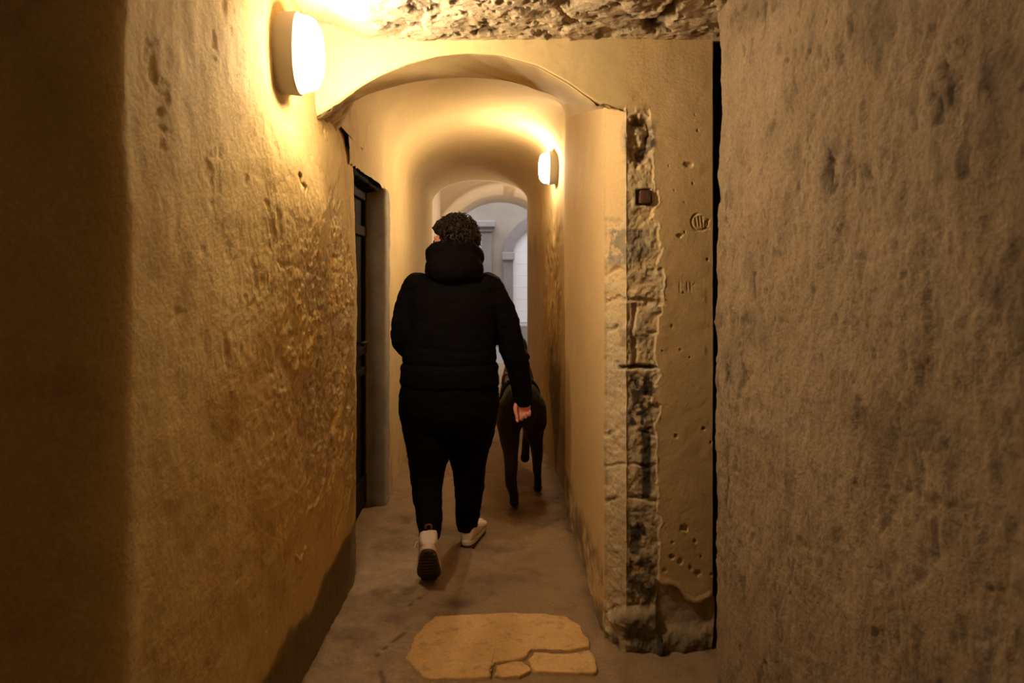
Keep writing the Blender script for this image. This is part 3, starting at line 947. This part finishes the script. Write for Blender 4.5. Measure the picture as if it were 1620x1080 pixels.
# ================================================================== LAMPS
def wall_lamp(label, loc, sgn, strength, half_w=.105, half_h=.132):
    root = empty('wall_lamp', loc)
    tag(root, label, 'lamp', 'oval bulkhead lamps on the passage walls')
    bx = Vector(loc)
    def prof(name, prs, mat, parent, n=48):
        bm = bmesh.new()
        rings = []
        for dep, sc in prs:
            rings.append([bx + Vector((sgn * dep, half_w * sc * math.copysign(abs(math.cos(t)) ** .85, math.cos(t)), half_h * sc * math.copysign(abs(math.sin(t)) ** .85, math.sin(t)))) for t in [2 * math.pi * k / n for k in range(n)]])
        add_loft(bm, rings)
        return bm_mesh(name, bm, mat, parent, True)
    prof('lamp_base', ((-.065, .93), (.0, .98), (.028, 1.0), (.036, .99), (.041, .95)), M['lamp_body'], root)
    m = emit('lamp_glass_' + ('near' if sgn > 0 and loc[1] < 3 else 'far'), LAMP_COL, strength)
    prof('glass_cover', ((.039, .90), (.050, .91), (.070, .885), (.088, .80), (.100, .63), (.106, .38), (.108, .12)), m, root)
    return root
wall_lamp('large glowing white oval lamp on the left wall under the rough ceiling', (-.640, 2.21, 2.165), 1, 185, .098, .132)
wall_lamp('smaller glowing lamp high on the right wall under the vault', (.474, 4.80, 2.19), -1, 185, .09, .118)

# rusty stub let into the pier
rs = rock_box('iron_stub', (.588, 2.622, 1.724), (.636, 2.69, 1.776), M['rust'], .004, .005, 330, .006)
rs['kind'] = 'thing'
tag(rs, 'small rusty iron stub set in a hole in the stone pier', 'iron stub')

# ================================================================== PERSON
PR = Vector((-.17, 3.42, 0))
person = empty('person', PR)
tag(person, 'person in black hooded jacket and black trousers walking away down the passage', 'person')

def sec(y, xl, xr, Y, dep, n=28, p=2.3, dy=0.0):
    l, r = at(xl, y, Y), at(xr, y, Y)
    c = (l + r) / 2
    c.y += dy
    return ell(c, (r - l) / 2, Vector((0, dep, 0)), n, p)

HD = at(716, 385, 3.40)                         # middle of the head
fa = math.radians(60)                            # turned to the left
fwd = Vector((-math.sin(fa), math.cos(fa), 0))
sid = Vector((math.cos(fa), math.sin(fa), 0))    # the person's right
def hp(r, f, u):
    return HD + sid * r + fwd * f + Vector((0, 0, u))
rotH = Euler((0, 0, fa))

# joints
Lsh, Rsh = at(656, 458, 3.42), at(777, 460, 3.42)
Lel, Rel = at(640, 532, 3.40), at(809, 545, 3.44)
Lwr, Rwr = at(662, 575, 3.66), at(828, 627, 3.50)
Lhip, Rhip = at(682, 645, 3.40), at(742, 645, 3.44)
Lkn, Rkn = at(677, 748, 3.40), at(742, 750, 3.53)
Lan, Ran = at(681, 842, 3.15), at(739, 836, 3.66)

def build_body():
    bm = bmesh.new()
    # head
    ball(bm, hp(0, -.012, .028), .076, .094, .094, rotH)
    add_loft(bm, [ell(hp(0, f, u), sid * w, fwd * d, 18) for u, f, w, d in ((.03, .02, .070, .078), (-.02, .025, .066, .074), (-.06, .032, .056, .064), (-.095, .042, .040, .048), (-.112, .05, .022, .026))])
    ball(bm, hp(0, .098, -.022), .013, .018, .018, rotH, 12)              # nose
    limb(bm, [hp(0, .088, .022), hp(0, .102, -.012), hp(0, .108, -.024)], [.008, .010, .011], 10)
    ball(bm, hp(0, .088, -.058), .024, .010, .006, rotH, 12)              # lips
    ball(bm, hp(0, .086, -.068), .021, .010, .006, rotH, 12)
    for s in (-1, 1):
        ball(bm, hp(.034 * s, .070, .030), .024, .014, .010, rotH, 12)   # brow
        ball(bm, hp(.042 * s, .062, -.025), .022, .018, .020, rotH, 12)  # cheek
        ball(bm, hp(.080 * s, -.005, -.008), .010, .019, .031, rotH, 12) # ear
        ball(bm, hp(.082 * s, .004, -.034), .007, .009, .011, rotH, 10)
    neck0 = Vector((HD.x + .005, HD.y - .005, 1.40))
    limb(bm, [neck0, hp(0, -.012, -.08), hp(0, -.012, -.02)], [.064, .058, .056], 16)
    # trunk, a finger's breadth inside the clothes
    add_loft(bm, [sec(*a) for a in ((436, 690, 748, 3.42, .05), (448, 668, 766, 3.42, .075), (466, 655, 780, 3.42, .10), (500, 660, 775, 3.42, .125), (545, 656, 772, 3.42, .15),
                                    (590, 648, 778, 3.42, .16), (630, 648, 774, 3.42, .155), (665, 660, 766, 3.42, .12), (690, 690, 740, 3.43, .06))])
    # arms
    limb(bm, [Lsh, Lel, Lwr], [.050, .040, .029], 14)
    limb(bm, [Rsh, Rel, Rwr], [.050, .040, .028], 14)
    # legs and feet
    limb(bm, [Lhip, Lkn, Lan], [.105, .050, .030], 18)
    limb(bm, [Rhip, Rkn, Ran], [.105, .052, .032], 18)
    limb(bm, [Lan, Lan + Vector((.0, -.015, -.055)), Lan + Vector((-.003, .03, -.13))], [.030, .030, .024], 12)
    limb(bm, [Ran, Ran + Vector((.01, .01, -.045)), Ran + Vector((.04, .12, -.058))], [.032, .029, .022], 12)
    # right hand, palm to the back, fingers curled; thumb towards the thigh
    W = Rwr
    dn, bk, md = Vector((-.05, .02, -1)).normalized(), Vector((.12, -1, .0)).normalized(), Vector((-1, -.1, 0)).normalized()
    add_loft(bm, [ell(W + dn * a + bk * o, md * w, bk * t, 14, 2.6) for a, o, w, t in ((-.02, 0, .025, .020), (.0, 0, .026, .018), (.02, .0, .033, .016), (.045, .0, .040, .0155), (.07, -.002, .041, .0145), (.086, -.002, .038, .011))])
    for k, (off, ln, cu) in enumerate(((.031, .070, .75), (.011, .078, .95), (-.010, .073, 1.10), (-.030, .058, 1.25))):
        p = W + dn * .082 + md * off
        ang, pts_ = .15 + .12 * k, []
        pts_.append(p)
        for q, fr in enumerate((.44, .31, .25)):
            ang += cu * (.55 if q == 0 else .75)
            dirn = dn * math.cos(ang) + bk * math.sin(ang)
            p = p + dirn * ln * fr
            pts_.append(p)
        limb(bm, pts_, [.0093, .0085, .0078, .0065], 10, sub=4, side=md)
    t0 = W + dn * .028 + md * .027 + bk * .004
    limb(bm, [t0, t0 + dn * .022 + md * .014 + bk * .012, t0 + dn * .050 + md * .012 + bk * .024, t0 + dn * .072 + md * .004 + bk * .032], [.0145, .0125, .0098, .0075], 10, sub=4, side=md)
    # left hand in the pocket
    limb(bm, [Lwr, Lwr + Vector((.02, .05, -.03)), Lwr + Vector((.03, .09, -.07))], [.028, .034, .022], 12)
    return fuse('body', bm, M['skin'], person, .0032, 5)
body = build_body()
for s in (-1, 1):
    bm = bmesh.new()
    ball(bm, hp(.034 * s, .082, .008), .012, .010, .011, rotH, 16)
    bm_mesh('eye', bm, M['eye'], person, True)

def folds(a1, f1, a2=0, f2=30, s=400):
    return lambda x, y, z: a1 * fbm(x, y, z * 1.7, f1, 3, s) + a2 * ridged(x, y, z * 1.5, f2, 2, s + 5)

# jacket: trunk, both sleeves, hood
bm = bmesh.new()
add_loft(bm, [sec(*a) for a in ((430, 690, 750, 3.42, .07), (440, 668, 768, 3.42, .095), (452, 652, 781, 3.42, .12), (470, 645, 788, 3.42, .145), (500, 644, 788, 3.42, .165), (540, 640, 784, 3.42, .185),
                                (572, 636, 786, 3.42, .20), (592, 634, 789, 3.42, .205), (602, 633, 791, 3.42, .205), (608, 635, 789, 3.42, .20))])
limb(bm, [Lsh + Vector((.0, 0, .0)), (Lsh + Lel) / 2 + Vector((-.012, 0, 0)), Lel + Vector((-.004, 0, 0)), (Lel + Lwr) / 2, Lwr + Vector((0, .02, -.01))], [.072, .070, .066, .062, .055], 20)
limb(bm, [Rsh, (Rsh + Rel) / 2 + Vector((.012, 0, 0)), Rel, (Rel + Rwr) / 2 + Vector((.006, 0, 0)), Rwr + Vector((0, 0, -.008))], [.074, .072, .066, .058, .052], 20)
ball(bm, at(661, 452, 3.42), .075, .085, .07)
ball(bm, at(771, 453, 3.42), .078, .085, .07)
def jfold(x, y, z):
    h = .006 * fbm(x, y, z * 2.0, 9, 3, 410) + .003 * fbm(x, y, z * 2, 25, 2, 412)
    h += -.007 * np.exp(-((z - 1.012) / .008) ** 2) * (np.abs(x + .183) < .262) + .004 * np.exp(-((z - .985) / .014) ** 2) * (np.abs(x + .183) < .262)
    h += -.004 * np.exp(-((z - 1.085 - .01 * np.sin(x * 18)) / .008) ** 2) * (np.abs(x + .183) < .25)
    return h
fuse('jacket', bm, M['jacket'], person, .006, 6, jfold)
bm = bmesh.new()
# hood lying folded behind the neck: rolled rim and hanging bag
for rr in (.0,):
    rim = []
    for k in range(15):
        t = math.pi * (-.18 + 1.36 * k / 14)
        rim.append(Vector((HD.x + .010 + .108 * math.cos(t), 3.405 + .02 - .125 * math.sin(t), 1.535 + .042 * math.sin(t))))
    limb(bm, rim, [.034] + [.042] * 13 + [.034], 14, sub=3)
add_loft(bm, [ell(Vector((HD.x + .010, Yc, zc)), (a, 0, 0), (0, b, 0), 26) for zc, a, b, Yc in ((1.605, .070, .05, 3.345), (1.575, .098, .08, 3.35), (1.54, .122, .11, 3.36), (1.50, .142, .125, 3.37), (1.465, .147, .13, 3.375), (1.435, .140, .125, 3.38), (1.41, .11, .11, 3.39))])
fuse('hood', bm, M['jacket'], person, .006, 8, folds(.006, 10, .003, 22, 420))

# trousers
bm = bmesh.new()
add_loft(bm, [sec(*a) for a in ((592, 642, 782, 3.42, .185), (606, 636, 787, 3.42, .192), (625, 631, 790, 3.42, .20), (650, 632, 788, 3.42, .20), (672, 637, 784, 3.42, .175), (694, 648, 776, 3.43, .12))])
def leg_rings(rows):
    return [sec(y, xl, xr, Y, dep, 24, 2.1) for y, xl, xr, Y, dep in rows]
add_loft(bm, leg_rings(((640, 634, 716, 3.41, .155), (670, 636, 716, 3.41, .150), (700, 642, 713, 3.405, .135), (724, 646, 711, 3.40, .118), (745, 649, 704, 3.40, .100), (765, 651, 700, 3.365, .092), (790, 654, 699.5, 3.30, .084), (815, 658, 699, 3.225, .072), (838, 662, 698, 3.165, .062), (851, 664, 696, 3.145, .058))))
add_loft(bm, leg_rings(((640, 708, 788, 3.44, .155), (670, 708, 785, 3.45, .150), (700, 709, 777, 3.47, .135), (724, 711, 770, 3.50, .118), (745, 716, 767, 3.52, .100), (765, 719, 766, 3.55, .090), (790, 720, 763, 3.59, .080), (815, 721, 758, 3.625, .070), (830, 722, 755, 3.65, .062), (837, 724, 754, 3.655, .058))))
fuse('trousers', bm, M['trousers'], person, .006, 5, folds(.005, 9, .004, 20, 430))

# hair: curly cap
bm = bmesh.new()
ball(bm, hp(0, -.034, .036), .094, .098, .096, rotH, 24)
ball(bm, hp(0, -.060, -.020), .080, .060, .075, rotH, 20)
ball(bm, hp(0, .035, .075), .075, .055, .045, rotH, 20)
def tight(x, y, z):
    return .010 * fbm(x, y, z, 38, 3, 440) + .007 * ridged(x, y, z, 60, 2, 441)
hair = fuse('hair', bm, M['hair'], person, .004, 2, tight)
bm = bmesh.new()
rnd = random.Random(11)
nC = 0
while nC < 420:
    u, v_ = rnd.uniform(-1, 1), rnd.uniform(0, 2 * math.pi)
    q = math.sqrt(1 - u * u)
    dirv = Vector((q * math.cos(v_), q * math.sin(v_), u))
    f_, up = dirv.dot(fwd), dirv.z
    if f_ > .35 and up < .45: continue
    if up < -.55: continue
    if f_ > .05 and up < .12: continue
    c = hp(0, -.024, .024) + Vector((dirv.x * .110, dirv.y * .114, dirv.z * (.118 if up > 0 else .115)))
    axis = (dirv + Vector((rnd.uniform(-.9, .9), rnd.uniform(-.9, .9), rnd.uniform(-.8, .6)))).normalized()
    a = axis.orthogonal().normalized()
    b = axis.cross(a)
    R_ = rnd.uniform(.007, .016)
    turns = rnd.uniform(1.0, 1.9)
    ln = rnd.uniform(.015, .034)
    ph = rnd.uniform(0, 6.28)
    pts_ = []
    for k in range(13):
        t = k / 12
        th_ = ph + turns * 2 * math.pi * t
        pts_.append(c + axis * (ln * (t - .45)) + (a * math.cos(th_) + b * math.sin(th_)) * R_ * (1 - .35 * t))
    add_loft(bm, tube_rings(pts_, [.0042 * (1 - .6 * k / 12) for k in range(13)], 6, False))
    nC += 1
bm_mesh('curls', bm, M['hair'], hair, True)

# shoes
def shoe(mtx):
    """modelled heel at origin, toe along +y, then placed by mtx"""
    up = bmesh.new()
    rows = ((-.012, .026, .030, .095), (0, .034, .026, .118), (.03, .039, .024, .122), (.065, .039, .024, .106), (.10, .040, .024, .086), (.14, .044, .023, .074), (.18, .048, .022, .064), (.22, .047, .022, .056), (.25, .040, .022, .048), (.272, .026, .024, .040))
    add_loft(up, [ell((0, t, (b + tp) / 2), (w, 0, 0), (0, 0, (tp - b) / 2), 22, 2.6) for t, w, b, tp in rows])
    bmesh.ops.transform(up, matrix=mtx, verts=up.verts)
    s = fuse('shoe', up, M['shoe'], person, .004, 3)
    md_ = bmesh.new()
    def outline(z, g):
        o = []
        for k in range(40):
            t = 2 * math.pi * k / 40
            yv = .128 + (.150 + g) * math.sin(t)
            wv = np.interp(yv, [-.03, .0, .06, .12, .19, .25, .29], [.030, .036, .036, .038, .048, .042, .03]) + g
            o.append(Vector((wv * math.copysign(abs(math.cos(t)) ** .62, math.cos(t)), yv, z + (.012 * ((yv - .2) / .08) ** 2 if yv > .2 else 0))))
        return o
    add_loft(md_, [outline(.008, .0), outline(.012, .003), outline(.026, .003), outline(.034, .0)])
    bmesh.ops.transform(md_, matrix=mtx, verts=md_.verts)
    m1 = bm_mesh('midsole', md_, M['midsole'], s, True)
    so = bmesh.new()
    add_loft(so, [outline(-.004, -.002), outline(-.002, .001), outline(.009, .002)])
    for k in range(9):
        add_box(so, (-.030, -.005 + .029 * k, -.0085), (.030, .010 + .029 * k, -.002))
    bmesh.ops.transform(so, matrix=mtx, verts=so.verts)
    o = bm_mesh('outsole', so, M['sole'], s, False)
    o['label'] = 'dark brown rubber sole'
    tb = bmesh.new()
    limb(tb, [(-.010, -.006, .098), (-.010, -.022, .112), (.010, -.022, .112), (.010, -.006, .098)], [.004] * 4, 8)
    bmesh.ops.transform(tb, matrix=mtx, verts=tb.verts)
    bm_mesh('heel_loop', tb, M['leather'], s, True)
    lc = bmesh.new()
    for k in range(4):
        yy = .075 + .028 * k
        zz = .096 - .0125 * k * 1.0
        limb(lc, [(-.026, yy, zz - .008), (0, yy + .006, zz + .006), (.026, yy, zz - .008)], [.0035] * 3, 6)
    limb(lc, [(-.02, .08, .097), (-.045, .085, .09), (-.056, .078, .060)], [.003] * 3, 6)
    bmesh.ops.transform(lc, matrix=mtx, verts=lc.verts)
    bm_mesh('laces', lc, M['midsole'], s, True)
    return s
SC = Matrix.Diagonal((1.2, 1.03, 1.08, 1))
# planted right foot, toe turned out
mR = Matrix.Translation(at(739, 866, 3.615) + Vector((0, 0, .0005 + .009 - at(739, 866, 3.615).z + 0))) @ Euler((0, 0, math.radians(-13))).to_matrix().to_4x4() @ SC
shoe(mR)
# trailing left foot: toe on the floor, heel lifted
pitch = math.radians(-48)
toe = Vector((at(679, 916, 3.23).x, 3.235, .014))
mL = Matrix.Translation(toe) @ Euler((pitch, 0, math.radians(3))).to_matrix().to_4x4() @ Matrix.Translation((0, -.262, -.010)) @ SC
shoe(mL)

# ================================================================== DOG
DR = Vector((.225, 4.5, 0))
dog = empty('dog', DR)
tag(dog, 'large grey-brown short-haired dog in harness trotting beside the person', 'dog')
def dsec(Y, xc, zc, w, h, n=24, p=2.2, tilt=0):
    return ell((xc, Y, zc), (w, 0, 0), (0, tilt * h, h), n, p)
dx = .225
bm = bmesh.new()
# trunk from rump to chest
add_loft(bm, [dsec(*a) for a in ((4.235, dx, .60, .045, .07), (4.25, dx, .605, .085, .105), (4.29, dx, .615, .118, .130), (4.36, dx, .625, .128, .135), (4.44, dx, .625, .120, .125), (4.55, dx, .605, .118, .130),
                                 (4.68, dx, .585, .130, .160), (4.82, dx, .575, .135, .180), (4.94, dx, .585, .125, .175), (5.02, dx, .61, .10, .15), (5.07, dx, .64, .06, .09))])
# neck and head
limb(bm, [(dx, 4.93, .68), (dx, 5.06, .80), (dx - .01, 5.15, .90)], [.115, .085, .072], 18)
add_loft(bm, [ell((dx - .01, Y_, z_), (w_, 0, 0), (0, .3 * h_, h_), 18, 2.3) for Y_, z_, w_, h_ in ((5.07, .92, .04, .05), (5.10, .925, .066, .07), (5.17, .925, .070, .072), (5.23, .905, .058, .058), (5.28, .885, .042, .045), (5.36, .865, .037, .038), (5.41, .855, .030, .030), (5.425, .853, .016, .016))])
for s in (-1, 1):      # hanging ears
    add_loft(bm, [ell((dx - .01 + s * o, 5.13 + q, z_), (.010, 0, 0), (0, w_, 0), 12) for o, q, z_, w_ in ((.052, 0, .965, .016), (.070, .0, .945, .032), (.080, .005, .90, .036), (.082, .01, .86, .026), (.080, .012, .835, .012))])
# short hanging tail
limb(bm, [(dx, 4.25, .685), (dx + .01, 4.205, .65), (dx + .015, 4.195, .58), (dx + .012, 4.205, .52)], [.028, .022, .018, .012], 12)
def hind(xh, pts_):
    limb(bm, pts_, [.090, .078, .040, .029, .024, .027, .024], 16, flat=1.0, sub=5)
# left hind leg, trailing and bearing weight: hip, thigh, stifle side, hock, shank, foot
def leg(pts_, rad_):
    limb(bm, pts_, rad_, 16, sub=5)
HLx, HRx = at(808, 760, 4.22).x, at(849, 740, 4.45).x
leg([(dx - .062, 4.34, .60), (dx - .078, 4.37, .50), (dx - .080, 4.36, .41), (HLx + .004, 4.28, .29), (HLx, 4.195, .175), (HLx + .018, 4.215, .095), (HLx + .022, 4.235, .035)], [.092, .088, .066, .045, .037, .030, .029])
limb(bm, [(HLx + .022, 4.215, .032), (HLx + .024, 4.265, .026), (HLx + .025, 4.30, .020)], [.028, .031, .020], 14, flat=.75)
leg([(dx + .062, 4.34, .60), (dx + .080, 4.42, .50), (dx + .085, 4.47, .41), (HRx + .002, 4.45, .31), (HRx, 4.42, .205), (HRx + .008, 4.475, .115), (HRx + .012, 4.505, .04)], [.092, .086, .064, .041, .031, .025, .026])
limb(bm, [(HRx + .012, 4.49, .034), (HRx + .014, 4.54, .026), (HRx + .015, 4.575, .020)], [.028, .031, .020], 14, flat=.75)
# right fore leg lifted, wrist folded back; left fore leg on the floor
FPx = at(831, 715, 4.93).x
leg([(dx + .06, 4.90, .55), (dx + .055, 4.87, .42), (FPx + .02, 5.00, .30), (FPx + .008, 4.97, .22), (FPx, 4.93, .15), (FPx - .002, 4.925, .12)], [.075, .050, .034, .030, .030, .034])
leg([(dx - .065, 4.90, .55), (dx - .066, 4.87, .42), (dx - .066, 4.95, .25), (dx - .066, 5.0, .12), (dx - .066, 5.02, .04)], [.075, .050, .032, .026, .028])
limb(bm, [(dx - .066, 5.01, .032), (dx - .066, 5.05, .026), (dx - .066, 5.085, .020)], [.029, .031, .022], 14, flat=.75)
fuse('coat', bm, M['dogfur'], dog, .006, 7, folds(.002, 14, 0, 20, 450))
for s in (-1, 1):
    bm = bmesh.new(); ball(bm, (dx - .01 + s * .050, 5.215, .935), .011, .011, .011, None, 12)
    bm_mesh('eye', bm, M['eye'], dog, True)
bm = bmesh.new(); ball(bm, (dx - .01, 5.425, .862), .018, .014, .014, None, 14)
bm_mesh('nose', bm, M['eye'], dog, True)
# harness: girth band, back strap, ring and grab handle
hn = empty('harness', (0, 0, 0)); hn.parent = dog; hn.location = (0, 4.62 - 4.5, .75)
def band(name, Y0, Y1, xc, zc, w, h, mat, parent, th_=.008):
    bm = bmesh.new()
    L4 = []
    for Yk, g in ((Y0, .0), (Y0, th_), (Y1, th_), (Y1, .0)):
        L4.append([bm.verts.new(p) for p in ell((xc, Yk, zc), (w + g, 0, 0), (0, 0, h + g), 40, 2.2)])
    for q in range(4):
        a, b = L4[q], L4[(q + 1) % 4]
        for k in range(40):
            bm.faces.new((a[k], a[(k + 1) % 40], b[(k + 1) % 40], b[k]))
    return bm_mesh(name, bm, mat, parent, False)
band('girth_strap', 4.60, 4.64, dx, .60, .128, .150, M['strap'], hn, .010)
bm = bmesh.new()
limb(bm, [(dx - .132, 4.625, .60), (dx - .115, 4.56, .67), (dx - .085, 4.50, .725), (dx - .045, 4.47, .752), (dx, 4.46, .762), (dx + .05, 4.47, .752), (dx + .09, 4.50, .722), (dx + .118, 4.56, .67), (dx + .132, 4.625, .60)], [.011] * 9, 10, sub=4)
bm_mesh('back_strap', bm, M['strap'], hn, True)
bm = bmesh.new()
hx = at(800, 600, 4.55).x
limb(bm, [(hx - .02, 4.56, .715), (hx - .012, 4.55, .765), (hx + .012, 4.55, .785), (hx + .030, 4.55, .765), (hx + .034, 4.56, .715)], [.009, .011, .012, .011, .009], 10, sub=5)
bm_mesh('grab_handle', bm, M['leather'], hn, True)
bm = bmesh.new()
cc = at(805, 604, 4.50)
limb(bm, [cc + Vector((.016 * math.cos(t), -.008 * math.sin(t), .016 * math.sin(t))) for t in [2 * math.pi * k / 14 for k in range(15)]], [.0035] * 15, 8, sub=2)
bm_mesh('ring', bm, M['steel'], hn, True)
bm = bmesh.new()
ce = Vector((dx - .003, 5.08, .825)); ca = Vector((-.05, .62, .78)).normalized()
e1 = Vector((1, 0, 0)); e2 = ca.cross(e1).normalized()
limb(bm, [ce + (e1 * math.cos(t) + e2 * math.sin(t)) * .090 for t in [2 * math.pi * k / 24 for k in range(25)]], [.010] * 25, 8, sub=1)
bm_mesh('collar', bm, M['strap'], dog, True)

# ================================================================== LIGHT, CAMERA
def area(name, loc, rot, size, col, e, sizey=None):
    l = bpy.data.lights.new(name, 'AREA')
    l.energy = e; l.color = col; l.size = size
    if sizey:
        l.shape = 'RECTANGLE'; l.size_y = sizey
    o = bpy.data.objects.new(name, l)
    COL.objects.link(o)
    o.location = loc; o.rotation_euler = rot
    return o
area('court_daylight', (.3, 12.3, 4.6), (0, 0, 0), 5.5, (.88, .90, 1.0), 230, 3.0)
pl = bpy.data.lights.new('vestibule_lamp', 'POINT')
pl.energy = 34; pl.color = (1, .80, .58); pl.shadow_soft_size = .12
po = bpy.data.objects.new('vestibule_lamp', pl); COL.objects.link(po); po.location = (.80, 8.35, 1.95)

pl = bpy.data.lights.new('fill_light_behind', 'POINT')  # weak fill light added behind the camera, no fixture there
pl.energy = 4; pl.color = LAMP_COL; pl.shadow_soft_size = .12
po = bpy.data.objects.new('fill_light_behind', pl); COL.objects.link(po); po.location = (-.45, -2.4, 2.25)

w = bpy.data.worlds.new('night'); S.world = w
w.use_nodes = True
w.node_tree.nodes['Background'].inputs[0].default_value = (.5, .55, .7, 1)
w.node_tree.nodes['Background'].inputs[1].default_value = .0

cam = bpy.data.cameras.new('camera')
cam.sensor_width = 36; cam.lens = 24
cam.shift_x = (810 - PPX) / 1620
cam.shift_y = -(540 - PPY) / 1620
cam.clip_start = .05
cam.dof.use_dof = True
cam.dof.focus_distance = 3.1
cam.dof.aperture_fstop = 4.0
co_ = bpy.data.objects.new('camera', cam); COL.objects.link(co_)
co_.location = (0, 0, CAM_H); co_.rotation_euler = (math.pi / 2, 0, 0)
S.camera = co_
S.view_settings.view_transform = 'Standard'
S.view_settings.look = 'None'
S.view_settings.exposure = 0
S.view_settings.gamma = 1
S.view_settings.use_curve_mapping = False
S.cycles.max_bounces = 10
S.cycles.diffuse_bounces = 6
S.cycles.sample_clamp_indirect = 4
